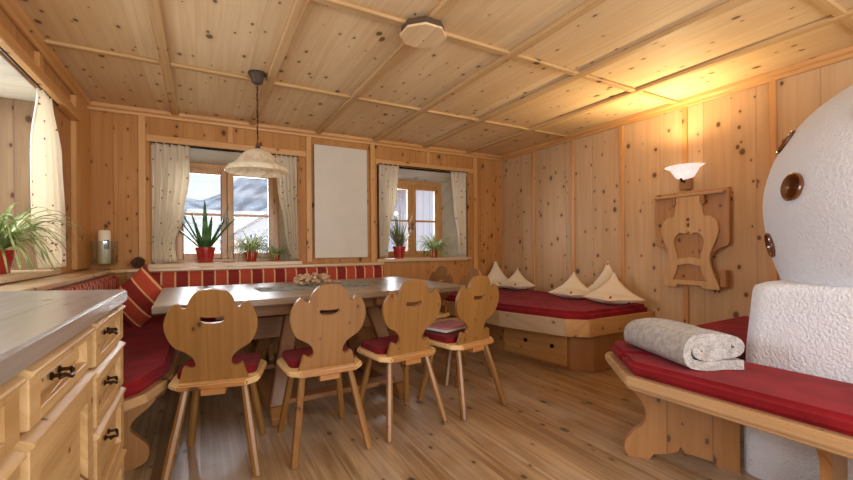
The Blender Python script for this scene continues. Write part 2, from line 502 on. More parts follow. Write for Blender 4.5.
# ------------------------------------------------------------------ room shell
XL, XR, YB, YF, ZC = -.88, 3.75, 4.5, -1.6, 2.39
struct(MB().box(XL-.4, XR+.3, YF, YB+.35, -.08, 0).build('floor', M['floor']), 'worn brown plank floor of the parlour', 'floor')
struct(MB().box(XL-.4, XR+.3, YF, YB+.35, ZC, ZC+.1).build('ceiling', M['ceiling']), 'panelled pine ceiling divided by battens', 'ceiling')
W1 = (-.385, .895, .96, 2.08)      # opening of window 1: x0,x1,z0,z1
W2 = (1.855, 3.125, .96, 2.08)
wb = MB()
T = .38
wb.box(XL-.4, W1[0], YB, YB+T, 0, ZC); wb.box(W1[1], W2[0], YB, YB+T, 0, ZC); wb.box(W2[1], XR+.3, YB, YB+T, 0, ZC)
for W in (W1, W2):
    wb.box(W[0], W[1], YB, YB+T, 0, W[2]); wb.box(W[0], W[1], YB, YB+T, W[3], ZC)
struct(wb.build('wall_back', M['wall_back']), 'knotty pine panelled back wall with two windows', 'wall')
struct(MB().box(XR, XR+.3, YF, YB, 0, ZC).build('wall_right', M['wall_right']), 'knotty pine panelled wall behind the oven', 'wall')
WL = (.7, 3.6, .95, 2.1)           # left window opening: y0,y1,z0,z1
wl = MB()
wl.box(XL-.4, XL, WL[1], YB, 0, ZC); wl.box(XL-.4, XL, YF, WL[0], 0, ZC)
wl.box(XL-.4, XL, WL[0], WL[1], 0, WL[2]); wl.box(XL-.4, XL, WL[0], WL[1], WL[3], ZC)
struct(wl.build('wall_left', M['wall_left']), 'pine panelled wall with the wide window at left', 'wall')

tn = [0]
def trim(mb, mat, label, bevel=.006, cat='trim'):
    tn[0] += 1
    return struct(mb.build('trim_%d' % tn[0], mat, bevel=bevel), label, cat)
# ceiling battens
for i, y in enumerate((3.29, 2.06, .83, -.4)):
    trim(MB().box(XL+.05, XR-.05, y-.025, y+.025, ZC-.022, ZC), M['cbat_x'], 'ceiling batten running left to right, %s from the back wall' % ['first', 'second', 'third', 'fourth'][i])
for i, x in enumerate((-.21, .46, 1.13, 1.80, 2.46, 3.13)):
    trim(MB().box(x-.03, x+.03, YF, YB-.05, ZC-.028, ZC), M['cbat_y'], 'ceiling batten running front to back, %s from the left' % ['first', 'second', 'third', 'fourth', 'fifth', 'sixth'][i])
# crown mouldings
def crown(mb_axis, lo, hi, base, sgn):
    pr = [(0, ZC), (0, ZC-.065), (.020, ZC-.065), (.026, ZC-.04), (.045, ZC-.03), (.055, ZC)]
    m = MB()
    if mb_axis == 'X': m.prism([(base+sgn*a, z) for a, z in pr], lo, hi, 'YZ')
    else: m.prism([(base+sgn*a, z) for a, z in pr], lo, hi, 'XZ')
    return m
trim(crown('X', XL, XR, YB, -1), M['trim_x'], 'crown moulding above the back wall', .003)
trim(crown('Y', YF, YB-.06, XR, -1), M['trim_y'], 'crown moulding above the right wall', .003)
trim(crown('Y', YF, YB-.06, XL, 1), M['trim_y'], 'crown moulding above the left wall', .003)
# right wall battens
for i, y in enumerate((3.87, 3.24, 2.615, 2.0, 1.37, .75)):
    trim(MB().box(XR-.018, XR, y-.022, y+.022, 0, ZC-.06), M['trim_z'], 'upright batten on the right wall, %s from the back corner' % ['first', 'second', 'third', 'fourth', 'fifth', 'sixth'][i], .005)
# back wall battens
for x, z0, lb in ((-.475, .95, 'upright batten left of the first back window'), (1.03, .95, 'upright batten left of the white heating panel'),
              (1.775, 0, 'upright batten right of the white heating panel'), (3.27, 0, 'upright batten right of the second back window')):
    trim(MB().box(x-.03, x+.03, YB-.02, YB, z0, ZC-.06), M['trim_z'], lb, .005)
trim(MB().box(-.445, 1.0, YB-.024, YB, 2.10, 2.165), M['trim_x'], 'head rail above the first back window', .006)
trim(MB().box(1.805, 3.24, YB-.024, YB, 2.10, 2.165), M['trim_x'], 'head rail above the second back window', .006)
for x, lb in ((.255, 'short stile above the first back window'), (2.53, 'short stile above the second back window')):
    trim(MB().box(x-.025, x+.025, YB-.018, YB, 2.165, ZC-.06), M['trim_z'], lb, .004)
# left wall lintel, post, stile
trim(MB().box(XL, XL+.07, .0, 4.03, 2.10, 2.165), M['trim_y'], 'protruding lintel rail over the left window', .008)
trim(MB().box(XL, XL+.035, 4.04, YB, .95, ZC-.085), M['trim_z'], 'wide corner board beside the left window', .004)
for y, lb in ((3.30, 'short stile above the left window curtain'), (1.9, 'short stile above the left window, nearer')):
    trim(MB().box(XL, XL+.03, y-.035, y+.035, 2.165, ZC-.085), M['trim_z'], lb, .004)
# ledge over the corner bench
lg = [(XL, -.2), (-.66, -.2), (-.66, 4.20), (-.56, 4.30), (1.84, 4.30), (1.84, YB), (XL, YB)]
trim(MB().prism(lg, .905, .935, 'XY'), M['sill_x'], 'pine ledge running along the corner bench back', .005)
trim(MB().prism([(XL, 2.1), (-.69, 2.1), (-.69, 4.22), (-.57, 4.33), (1.82, 4.33), (1.82, YB), (XL, YB)], .50, .905, 'XY'), M['bench_z'], 'panelled bench back below the ledge', .003)

# ------------------------------------------------------------------ windows
def window_unit(name, W, yin, fr, label, mull):
    """fr = frame x0,x1,z0,z1 at depth yin"""
    root = struct_empty(name, label, 'window')
    x0, x1, z0, z1 = W; a0, a1, c0, c1 = fr
    # tapered lining: left, right, head
    m = MB()
    th = .02
    def quad(p, q, r, s, n):
        vs = [m.bm.verts.new(v) for v in (p, q, r, s)]
        ws = [m.bm.verts.new(Vector(v)+Vector(n)*th) for v in (p, q, r, s)]
        m.bm.faces.new(vs); m.bm.faces.new(ws[::-1])
        for i in range(4): m.bm.faces.new((vs[i], vs[(i+1) % 4], ws[(i+1) % 4], ws[i]))
    quad((x0+.001, YB, z0), (a0, yin, z0), (a0, yin, c1), (x0+.001, YB, z1), (-1, 0, 0))
    quad((x1-.001, YB, z0), (a1, yin, z0), (a1, yin, c1), (x1-.001, YB, z1), (1, 0, 0))
    quad((x0, YB, z1), (x1, YB, z1), (a1, yin, c1), (a0, yin, c1), (0, 0, 1))
    m.build('reveal_lining', M['lining'], root)
    s = MB().box(x0-.05, x1+.05, YB-.05, yin+.02, z0-.03, z0+.01)
    s.build('window_sill', M['sill_x'], root, bevel=.006)
    f = MB(); w = .055
    f.box(a0, a0+w, yin, yin+.07, c0, c1); f.box(a1-w, a1, yin, yin+.07, c0, c1)
    f.box(a0+w, a1-w, yin, yin+.07, c1-w, c1); f.box(a0+w, a1-w, yin, yin+.07, c0, c0+w*.6)
    f.box(mull-.03, mull+.03, yin+.046, yin+.07, c0+w*.6, c1-w)
    f.build('window_frame', M['frame'], root, bevel=.004)
    for sx0, sx1 in ((a0+w, mull-.002), (mull+.002, a1-w)):
        b = .055
        sz0, sz1 = c0+w*.6, c1-w
        g = MB()
        g.box(sx0, sx0+b, yin-.012, yin+.045, sz0, sz1); g.box(sx1-b, sx1, yin-.012, yin+.045, sz0, sz1)
        g.box(sx0+b, sx1-b, yin-.012, yin+.045, sz1-b, sz1); g.box(sx0+b, sx1-b, yin-.012, yin+.045, sz0, sz0+b)
        zm = 1.46
        g.box(sx0+b, sx1-b, yin, yin+.035, zm-.013, zm+.013)
        sash = g.build('window_sash', M['frame'], root, bevel=.004)
        MB().box(sx0+b-.004, sx1-b+.004, yin+.012, yin+.018, sz0+b-.004, sz1-b+.004).build('window_pane', M['glass'], sash)
    MB().box(mull-.012, mull+.012, yin-.045, yin-.012, 1.33, 1.43).build('window_handle', M['greymetal'], root, bevel=.004)
    # apron closing the wall around the frame on the outside
    o = MB()
    o.box(x0-.02, a0, yin+.02, YB+T, z0, z1); o.box(a1, x1+.02, yin+.02, YB+T, z0, z1); o.box(a0, a1, yin+.02, YB+T, c1, z1+.01)
    o.build('outer_reveal', M['lining'], root)
window_unit('window_1', W1, 4.74, (-.275, .755, .97, 1.985), 'left back window with agave and spider plants on its sill', .235)
window_unit('window_2', W2, 4.82, (1.97, 2.93, .97, 1.99), 'right back window with two potted plants on its sill', 2.46)
# left window
w3 = struct_empty('window_3', 'wide window in the left wall with a spider plant', 'window')
f = MB(); xi = -1.22
for y0, y1 in ((WL[0], WL[0]+.07), (WL[1]-.07, WL[1]), (2.11, 2.19)):
    f.box(xi-.06, xi, y0, y1, WL[2], WL[3])
f.box(xi-.06, xi, WL[0]+.07, WL[1]-.07, WL[3]-.07, WL[3]); f.box(xi-.06, xi, WL[0]+.07, WL[1]-.07, WL[2], WL[2]+.07)
f.box(xi-.05, xi-.01, WL[0]+.07, WL[1]-.07, 1.45, 1.48)
f.build('window_frame', M['frame'], w3, bevel=.004)
MB().box(xi-.035, xi-.03, WL[0]+.05, WL[1]-.05, WL[2]+.05, WL[3]-.05).build('window_pane', M['glass'], w3)
MB().box(-1.22, XL+.035, .66, 3.64, WL[2]-.01, WL[2]+.025).build('window_sill', M['sill_y'], w3, bevel=.006)
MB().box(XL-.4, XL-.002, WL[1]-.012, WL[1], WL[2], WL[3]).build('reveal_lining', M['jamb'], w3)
MB().box(XL-.4, XL-.002, WL[0], WL[1]-.012, WL[3]-.012, WL[3]).build('head_lining', M['lining'], w3)

# ------------------------------------------------------------------ curtains and rods
def curtain(edge_l, edge_r, z0, z1, folds, depth, axis, plane, label, mat, phase=0.0, face=-1):
    """edge_l / edge_r(t): horizontal limits at height fraction t (0 top, 1 bottom)"""
    m = MB(); nu, nv = 60, 26
    rows = []
    for j in range(nv+1):
        t = j/nv; a, b = edge_l(t), edge_r(t)
        row = []
        for i in range(nu+1):
            u = i/nu
            amp = depth*(.55+.45*min(1, t*3))
            d = amp*math.sin(u*folds*2*PI+phase+.5*math.sin(t*2.2))+.25*amp*math.sin(u*folds*5.1+t*3)
            h = a+(b-a)*u; z = z1+(z0-z1)*t
            if j == 0: z += .006*math.sin(u*folds*4*PI)
            row.append(m.bm.verts.new((h, plane+d, z) if axis == 'X' else (plane-face*d, h, z)))
        rows.append(row)
    for A, B in zip(rows, rows[1:]):
        for i in range(nu): m.bm.faces.new((A[i], A[i+1], B[i+1], B[i]))
    o = m.build('curtain', mat, smooth=True, mods=[('SOLIDIFY', dict(thickness=.003))])
    return tag(o, label, 'curtain', 'cream curtains at the windows')
def interp(ks):
    def f(t):
        for (a, u), (b, v) in zip(ks, ks[1:]):
            if t <= b:
                q = (t-a)/(b-a); q = q*q*(3-2*q); return u+(v-u)*q
        return ks[-1][1]
    return f
curtain(interp([(0, -.40), (1, -.40)]), interp([(0, -.10), (.25, -.10), (.6, -.15), (.85, -.23), (1, -.21)]), .985, 2.085, 5, .02, 'X', 4.455,
        'cream dotted curtain left of the agave in the first back window', M['curtain'])
curtain(interp([(0, .66), (.3, .70), (.7, .77), (1, .82)]), interp([(0, .90), (1, .905)]), .985, 2.085, 5, .018, 'X', 4.455,
        'cream dotted curtain behind the pendant lamp, right side of first back window', M['curtain'], 1.0)
curtain(interp([(0, 1.85), (1, 1.85)]), interp([(0, 2.11), (.35, 2.08), (.7, 1.98), (1, 1.95)]), .99, 2.10, 4, .018, 'X', 4.455,
        'cream curtain left of the mottled plant in the second back window', M['curtain'], .5)
curtain(interp([(0, 2.86), (.4, 2.91), (.8, 2.97), (1, 2.98)]), interp([(0, 3.11), (1, 3.10)]), .99, 2.10, 4, .018, 'X', 4.455,
        'cream curtain at the right side of the second back window', M['curtain'], 2.0)
curtain(interp([(0, 3.20), (.3, 3.12), (.8, 3.12), (1, 3.2)]), interp([(0, 3.40), (.3, 3.60), (.7, 3.68), (1, 3.66)]), .99, 2.06, 4, .02, 'Y', -.835,
        'cream dotted curtain beside the spider plant at the left wall', M['curtain_y'], 0, 1)
def rod(p, q, label):
    o = MB().tube([p, q], .006, 8).build('curtain_rod', M['metal'], smooth=True)
    return tag(o, label, 'curtain rod', 'thin curtain rods')
rod((-.41, 4.455, 2.088), (.91, 4.455, 2.088), 'thin dark rod carrying the curtains of the first back window')
rod((1.84, 4.455, 2.104), (3.12, 4.455, 2.104), 'thin dark rod carrying the curtains of the second back window')
rod((-.835, .75, 2.07), (-.835, 3.55, 2.07), 'thin dark rod under the left window lintel')

# ------------------------------------------------------------------ chairs
def half_profile():
    h = [(0, .47), (.05, .463), (.08, .446), (.10, .420), (.109, .396), (.112, .384), (.122, .377), (.138, .381), (.148, .394), (.162, .402), (.183, .388), (.203, .358),
         (.217, .32), (.219, .285), (.211, .248), (.195, .213), (.176, .188), (.148, .172), (.115, .152), (.094, .128), (.085, .105), (.087, .087), (.098, .077), (.118, .079),
         (.132, .089), (.143, .084), (.151, .058), (.160, .028), (.167, .0)]
    return [(a*.93, b) for a, b in h]
def chair_outline():
    pts = [(a, b) for a, b, _ in catmull([(p[0], p[1], 0) for p in half_profile()], 3)]
    L = [(-a, b) for a, b in pts[::-1]]
    return L[:-1]+pts
def make_chair(label):
    t = thing('dining_chair', label, 'chair', group='carved-back dining chairs around the table')
    seat = [(-.15, -.19), (.15, -.19), (.205, -.13), (.222, .15), (.185, .205), (-.185, .205), (-.222, .15), (-.205, -.13)]
    MB().prism(seat, .425, .455, 'XY').build('seat', M['chair_seat'], t, bevel=.008, seg=2)
    hole = [(a*1.08, (b-.293)*1.6+.318) for a, b in ((-.05, .298), (-.045, .304), (-.02, .300), (.02, .300), (.045, .304), (.05, .298), (.048, .288), (.03, .283), (.0, .281), (-.03, .283), (-.048, .288))]
    MB().prism(chair_outline(), -.012, .012, 'XZ', holes=[hole]).build('backrest', M['chair'], t, bevel=.003, loc=(0, -.135, .448), rot=(math.radians(9), 0, 0))
    bk = t.children[-1]; bk.data.materials.append(M['lit_edge'])
    for p in bk.data.polygons:
        if abs(p.normal.y) < .8: p.material_index = 1  # rim faces take the painted-in light tone
    MB().box(-.055, .055, -.12, .12, .395, .425).build('cleat', M['chair_seat'], t, bevel=.004).location = (0, -.07, 0)
    for (tx, ty), (bx, by) in (((-.13, -.12), (-.2, -.24)), ((.13, -.12), (.2, -.24)), ((-.13, .12), (-.19, .22)), ((.13, .12), (.19, .22))):
        MB().tube([(tx, ty, .425), ((tx+bx)/2, (ty+by)/2, .2125), (bx, by, 0)], [.017, .0215, .0195], 8).build('leg', M['chair'], t)
    return t
ch = make_chair('dining chair nearest the drawer cabinet, leftmost of the front row')
spots = [(.078, 2.39, -.20, None), (.595, 2.33, .0, 'dining chair second from left in the front row, before the straw bouquet'),
         (1.10, 2.36, .085, 'dining chair third from left in the front row, next to the folder chair'),
         (1.60, 2.40, .185, 'dining chair holding the rose folder, rightmost of the front row'),
         (1.91, 2.92, PI/2, 'nearer dining chair at the right table end, mostly hidden behind the folder chair'),
         (1.95, 3.52, PI/2+.05, 'farther dining chair at the right table end, its carved top under the second window')]
chairs = []
for i, (x, y, r, lb) in enumerate(spots):
    if i == 0:
        ch.location = (x, y, 0); ch.rotation_euler = (0, 0, r); chairs.append(ch)
    else:
        chairs.append(dup(ch, (x, y, 0), r, lb))
# seat pads
def rounded(w, d, r, n=5):
    o = []
    for cx, cy, a0 in ((w/2-r, d/2-r, 0), (-w/2+r, d/2-r, PI/2), (-w/2+r, -d/2+r, PI), (w/2-r, -d/2+r, 1.5*PI)):
        for k in range(n+1):
            a = a0+PI/2*k/n; o.append((cx+r*math.cos(a), cy+r*math.sin(a)))
    return o
pad = None
for i, ((x, y, r, _), lb) in enumerate(zip(spots, ('dark red seat pad on the chair nearest the drawer cabinet', 'dark red seat pad on the chair second from left',
        'dark red seat pad on the chair third from left', 'dark red seat pad under the rose folder'))):
    off = Vector((0, .055, 0)); off.rotate(Matrix.Rotation(r, 3, 'Z'))
    if pad is None:
        pad = MB().prism(rounded(.37, .28, .04), .0, .038, 'XY').build('seat_pad', M['redpad'], bevel=.01, seg=3, smooth=True)
        o = pad
    else:
        o = pad.copy(); C.objects.link(o)
    o.location = (x+off.x, y+off.y, .4555); o.rotation_euler = (0, 0, r)
    tag(o, lb, 'seat pad', 'red seat pads on the chairs')
# folder on the fourth chair
x, y, r, _ = spots[3]
fd = thing('folder', 'rose folder with black edge lying on the rightmost front chair', 'folder', (x-.0, y+.15, .494), r+.12)
MB().box(-.15, .15, -.11, .11, 0, .006).build('back_cover', M['black'], fd, bevel=.002)
MB().box(-.146, .146, -.106, .106, .006, .024).build('pages', M['white'], fd, bevel=.001)
MB().box(-.15, .15, -.11, .11, .024, .036).build('front_cover', M['folder'], fd, bevel=.003)

# ------------------------------------------------------------------ dining table
tb = thing('dining_table', 'long pine dining table with trestle legs before the corner bench', 'table', (.775, 3.20, 0), .033)
TL, TW = 1.03, .61
MB().box(-TL+.30, TL-.30, -TW, TW, .757, .80).build('tabletop', M['table'], tb, bevel=.006)
for s in (-1, 1):
    a, b = sorted((s*TL, s*(TL-.298)))
    MB().box(a, b, -TW, TW, .757, .80).build('end_board', M['table'], tb, bevel=.006)
m = MB()
for s in (-1, 1): MB().box(-.72, .72, s*.42-.014, s*.42+.014, .67, .757).build('apron', M['table_x'], tb, bevel=.004)
for sx in (-.38, .50):
    MB().box(sx+(.15 if sx < 0 else -.15)-.045, sx+(.15 if sx < 0 else -.15)+.045, -.5, .5, .685, .757).build('trestle_beam', M['table_y'], tb, bevel=.01)
    ft = MB().prism([(-.56, 0), (-.40, 0), (-.36, .02), (.36, .02), (.40, 0), (.56, 0), (.56, .05), (.50, .10), (-.50, .10), (-.56, .05)], sx-.045, sx+.045, 'YZ')
    ft.build('trestle_foot', M['table_y'], tb, bevel=.006)
    ox = .15 if sx < 0 else -.15
    for s in (-1, 1):
        m = MB()
        P0 = Vector((sx+.0, s*.47, .10)); P1 = Vector((sx+ox, s*.26, .69))
        lo_ = [m.bm.verts.new(P0+Vector((dx*.05, dy*.032, 0))) for dx, dy in ((-1, -1), (1, -1), (1, 1), (-1, 1))]
        hi_ = [m.bm.verts.new(P1+Vector((dx*.05, dy*.032, 0))) for dx, dy in ((-1, -1), (1, -1), (1, 1), (-1, 1))]
        m.bm.faces.new(lo_); m.bm.faces.new(hi_)
        for i in range(4): m.bm.faces.new((lo_[i], lo_[(i+1) % 4], hi_[(i+1) % 4], hi_[i]))
        m.build('trestle_leg', M['table_z'], tb, bevel=.008)
MB().box(-.56, .66, -.024, .024, .44, .60).build('stretcher', M['table_x'], tb, bevel=.006)
MB().box(-.335, .455, -.50, -.38, .10, .135).build('foot_rail', M['table_x'], tb, bevel=.005)
MB().box(-.335, .455, .38, .50, .10, .135).build('foot_rail', M['table_x'], tb, bevel=.005)

# runner, bouquet on the table
rn = thing('table_runner', 'grey-green leaf-patterned runner lying along the table', 'table runner', (.80, 3.20, .8005), .033)
m = MB()
nx = 40
g = [[m.bm.verts.new((-.45+1.0*i/nx, -.16+.32*j/6, .0015+.001*math.sin(i*1.3+j))) for j in range(7)] for i in range(nx+1)]
for i in range(nx):
    for j in range(6): m.bm.faces.new((g[i][j], g[i+1][j], g[i+1][j+1], g[i][j+1]))
m.build('cloth', M['runner'], rn, mods=[('SOLIDIFY', dict(thickness=.0012))])
bq = thing('dried_bouquet', 'dried straw flower bunch lying on the table behind the second chair', 'dried flowers', (.80, 3.38, .8045), .4)
m = MB()
for k in range(80):
    a = random.uniform(0, 2*PI); rr = .13*math.sqrt(random.random()); h = random.uniform(.02, .10)*(1-rr*3)
    r_ = random.uniform(.014, .024)
    m.lathe([(0, -r_), (r_*.8, -r_*.5), (r_, 0), (r_*.7, r_*.6), (0, r_*.8)], 7, (rr*math.cos(a)*1.2, rr*math.sin(a)*.8, max(r_, h)), cap=False)
m.build('flower_heads', M['straw'], bq, smooth=True)['kind'] = 'stuff'
m = MB()
for k in range(16):
    a = random.uniform(-.25, .25)
    m.tube([(.05, .0, .02), (.14, a*.15, .02), (.24, a*.3, .008)], .0035, 5)
m.build('stems', M['straw'], bq)

# ------------------------------------------------------------------ corner bench
cb = thing('corner_bench', 'L-shaped pine corner bench along the left and back walls', 'bench', (0, 0, 0))
seatpoly = [(-.69, 2.12), (-.32, 2.10), (-.22, 2.20), (-.135, 2.45), (-.135, 3.86), (1.84, 3.86), (1.84, 4.33), (-.57, 4.33), (-.69, 4.22)]
MB().prism(seatpoly, .405, .452, 'XY').build('seat_board', M['bench_y'], cb, bevel=.008)
def scroll(px):
    # scrolled support outline in (along, z), front edge scalloped
    pts = [(0, .0), (.34, .0), (.40, .03), (.405, .10), (.36, .16), (.33, .20), (.35, .25), (.42, .31), (.46, .38), (.46, .405), (0, .405)]
    return pts
sp = [(a, b) for a, b, _ in catmull([(p[0], p[1], 0) for p in scroll(0)[1:-2]], 4)]
full = [(0, 0)]+sp+[(.46, .405), (0, .405)]
for y in (2.5, 3.6):
    MB().prism([(-.65+a, b) for a, b in full], y-.02, y+.02, 'XZ').build('support', M['bench_z'], cb, bevel=.004)
for x in (.55, 1.75):
    MB().prism([(4.32-a, b) for a, b in full], x-.02, x+.02, 'YZ').build('support', M['bench_z'], cb, bevel=.004)

# upholstery on the bench: things lying on it
cu = MB().prism([(-.60, 2.13), (-.33, 2.12), (-.235, 2.215), (-.155, 2.46), (-.155, 4.20), (-.60, 4.20)], .453, .515, 'XY').build('bench_cushion', M['red'], bevel=.02, seg=3, smooth=True)
tag(cu, 'long red seat cushion on the bench by the drawer cabinet', 'cushion', 'red bench cushions')
cu = MB().prism([(-.15, 3.88), (1.82, 3.88), (1.82, 4.22), (-.15, 4.22)], .453, .515, 'XY').build('bench_cushion', M['red'], bevel=.02, seg=3, smooth=True)
tag(cu, 'red seat cushion on the bench under the back windows behind the table', 'cushion', 'red bench cushions')
bc = MB().box(-.52, 1.815, 4.235, 4.325, .53, .90).build('backrest_cushion', M['stripe_x'], bevel=.022, seg=3, smooth=True)
tag(bc, 'long red and orange striped back cushion below the back windows', 'cushion', 'striped bench back cushions')
bc = MB().box(-.685, -.60, 2.14, 4.19, .53, .895).build('backrest_cushion', M['stripe_y'], bevel=.022, seg=3, smooth=True)
tag(bc, 'red striped back cushion along the left wall behind the counter', 'cushion', 'striped bench back cushions')

# ------------------------------------------------------------------ pillows
def square_pillow(w, t, n=18, pinch=.10):
    m = MB()
    top, bot = [], []
    for i in range(n+1):
        ra, rb = [], []
        for j in range(n+1):
            u, v = 2*i/n-1, 2*j/n-1
            e = (1-u*u)*(1-v*v)
            x = u*w/2*(1-pinch*(1-v*v)); z = v*w/2*(1-pinch*(1-u*u))
            h = t/2*max(0, e)**.45
            a = m.bm.verts.new((x, -h, z)); ra.append(a)
            rb.append(a if e < 1e-6 else m.bm.verts.new((x, h, z)))
        top.append(ra); bot.append(rb)
    for G, fl in ((top, 0), (bot, 1)):
        for i in range(n):
            for j in range(n):
                q = (G[i][j], G[i+1][j], G[i+1][j+1], G[i][j+1])
                try: m.bm.faces.new(q[::-1] if fl else q)
                except ValueError: pass
    return m
def bent_pillow(half_w, up, fwd, t, n=20, tilt=25, curl=.0):
    """a square pillow on its corner, its lower half folded forward onto the bed"""
    m = square_pillow(1.0, 1.0, n, .20)
    for v in m.bm.verts:
        p = v.co
        s = (p.x-p.z)*.5/.5*.5*2; q = (p.x+p.z)       # diagonals, -1..1
        th = p.y*t
        if q >= 0:
            base = Vector((0, math.sin(math.radians(tilt))*q*up, math.cos(math.radians(tilt))*q*up))
            nrm = Vector((0, math.cos(math.radians(tilt)), -math.sin(math.radians(tilt))))
        else:
            base = Vector((0, q*fwd, 0)); nrm = Vector((0, 0, -1))
        k = max(0, min(1, (q+.25)/.5)); k = k*k*(3-2*k)
        nn = (Vector((0, 0, -1))*(1-k)+nrm*k)
        v.co = Vector((s*half_w, 0, 0))+base+nn*th
    lo = min(v.co.z for v in m.bm.verts)
    for v in m.bm.verts:
        v.co.z -= lo
        v.co.z = max(v.co.z, 0)
    return m
ptilt = 24
def place_bent(loc, rot, hw, up, label, tilt=ptilt, fwd=.2, t=.11):
    o = bent_pillow(hw, up, fwd, t, tilt=tilt).build('throw_pillow', M['pillow'], smooth=True, loc=loc, rot=rot)
    return tag(o, label, 'pillow', 'cream throw pillows on the daybed')

# ------------------------------------------------------------------ daybed platform
db = thing('daybed', 'low pine daybed platform with drawers in the far right corner', 'daybed', (0, 0, 0))
fr_out = [(3.74, 2.285), (2.825, 2.285), (2.685, 2.42), (2.50, 3.05), (2.42, 4.48), (3.74, 4.48)]
fr_in = [(3.72, 2.31), (2.836, 2.31), (2.71, 2.432), (2.53, 3.05), (2.45, 4.46), (3.72, 4.46)]
fo, fi = fr_out, fr_in
for i, mk in ((3, 'bench_y'), (2, 'bed_front'), (1, 'bench_x'), (0, 'bench_x')):
    MB().prism([fo[i], fo[i+1], fi[i+1], fi[i]], .335, .482, 'XY').build('frame_board', M[mk], db, bevel=.004)
MB().prism(fr_in, .345, .40, 'XY').build('bed_boards', M['bench_y'], db)
MB().prism([(3.74, 2.36), (2.985, 2.36), (2.84, 2.50), (2.74, 3.30), (2.70, 4.46), (3.74, 4.46)], .0, .335, 'XY').build('base', M['bench_z'], db, bevel=.005)
# drawers on the slanted front of the base
p0, p1 = Vector((2.84, 2.50, 0)), Vector((2.74, 3.30, 0))
d = (p1-p0).normalized(); ang = math.atan2(d.y, d.x); L = (p1-p0).length
dr = MB().box(.03, L-.03, 0, .016, .03, .31).build('drawer', M['bench_x'], db, bevel=.004, loc=p0, rot=ang)
for q in (.22, .60):
    MB().lathe([(0, .018), (.018, .012), (.02, 0)], 12, mat=Matrix.Translation((L*q, .016, .19)) @ Matrix.Rotation(-PI/2, 4, 'X')).build('drawer_knob', M['bronze'], dr, smooth=True)
mt = MB().prism([(3.715, 2.32), (2.842, 2.32), (2.722, 2.438), (2.545, 3.05), (2.465, 4.45), (3.715, 4.45)], .401, .545, 'XY').build('mattress', M['red'], bevel=.03, seg=3, smooth=True)
tag(mt, 'red upholstered mattress lying in the daybed platform', 'mattress')
MZ = .546
place_bent((3.44, 2.99, MZ), -PI/2+.55, .27, .25, 'cream pillow at left of the three by the right wall, lowest tip')
place_bent((3.60, 2.70, MZ), -PI/2+.35, .29, .36, 'cream pillow standing behind, tallest of the three by the right wall', tilt=10)
place_bent((3.42, 2.50, MZ), -PI/2+.45, .29, .27, 'cream pillow in front at right of the three by the right wall')
place_bent((3.45, 4.26, MZ), -.45, .26, .35, 'cream pillow standing tallest in the back corner of the daybed', tilt=14)
place_bent((3.56, 4.00, MZ), -.9, .26, .25, 'cream pillow slouching in front in the back corner of the daybed')
# striped pillow on the corner bench
o = square_pillow(.385, .14, 18).build('throw_pillow', M['stripe_p'], smooth=True, loc=(-.425, 3.80, .725), rot=(math.radians(-20), math.radians(45), math.radians(-34)))
tag(o, 'red and orange striped pillow leaning in the bench corner left of the table', 'pillow', 'striped pillows on the corner bench')

# ------------------------------------------------------------------ drawer cabinet at left
cab = thing('drawer_cabinet', 'pine cabinet with drawers and worktop in the left foreground', 'cabinet', (0, 0, 0))
cpoly = [(-.25, -.3), (-.25, 1.905), (-.655, 2.09), (-.655, -.3)]
MB().prism(cpoly, .905, .95, 'XY').build('worktop', M['counter'], cab, bevel=.006, seg=2)
MB().prism([(-.285, -.28), (-.285, 1.885), (-.645, 2.05), (-.645, -.28)], .0, .905, 'XY').build('carcass', M['cab_z'], cab, bevel=.003)
def front(kind, y0, y1, z0, z1, handle=None):
    x = -.285
    m = MB(); w = .055
    m.box(x, x+.026, y0, y0+w, z0, z1); m.box(x, x+.026, y1-w, y1, z0, z1)
    wz = min(.032, (z1-z0)*.22) if kind == 'drawer' else .06
    m.box(x, x+.026, y0+w, y1-w, z0, z0+wz); m.box(x, x+.026, y0+w, y1-w, z1-wz, z1)
    # raised field with wide bevels, lip along the top
    m.box(x, x+.004, y0+w, y1-w, z0+wz, z1-wz)
    a = [(y0+w+.006, z0+wz+.004), (y1-w-.006, z0+wz+.004), (y1-w-.006, z1-wz-.004), (y0+w+.006, z1-wz-.004)]
    k = .022
    b = [(y0+w+k, z0+wz+k*.8), (y1-w-k, z0+wz+k*.8), (y1-w-k, z1-wz-k*.8), (y0+w+k, z1-wz-k*.8)]
    va = [m.bm.verts.new((x+.004, p, q)) for p, q in a]; vb = [m.bm.verts.new((x+.014, p, q)) for p, q in b]
    for i in range(4): m.bm.faces.new((va[i], va[(i+1) % 4], vb[(i+1) % 4], vb[i]))
    m.bm.faces.new(vb)
    o = m.build(kind, M['cab_y'], cab, bevel=.003)
    MB().prism([(x, z1-.010), (x+.026, z1-.010), (x+.034, z1-.004), (x+.034, z1+.002), (x+.010, z1+.014), (x, z1+.014)], y0-.004, y1+.004, 'XZ').build('top_lip', M['cab_y'], o, bevel=.002)
    if handle:
        hy, hz = handle
        h = MB()
        for s in (-1, 1):
            h.lathe([(0, .0), (.008, .0), (.009, .003), (.004, .006), (.004, .022), (0, .022)], 10, mat=Matrix.Translation((x+.018, hy+s*.026, hz)) @ Matrix.Rotation(PI/2, 4, 'Y'))
        h.tube(catmull([(x+.034, hy-.036, hz-.004), (x+.040, hy-.026, hz), (x+.044, hy-.012, hz-.006), (x+.045, hy, hz-.010), (x+.044, hy+.012, hz-.006), (x+.040, hy+.026, hz), (x+.034, hy+.036, hz-.004)], 3),
               [.003+.002*abs(math.sin(i*.52)) for i in range(19)], 8)
        h.build('handle', M['bronze'], o, smooth=True)
    return o
front('drawer', 1.425, 1.865, .775, .890, (1.60, .846))
front('drawer', 1.425, 1.865, .605, .752, (1.60, .690))
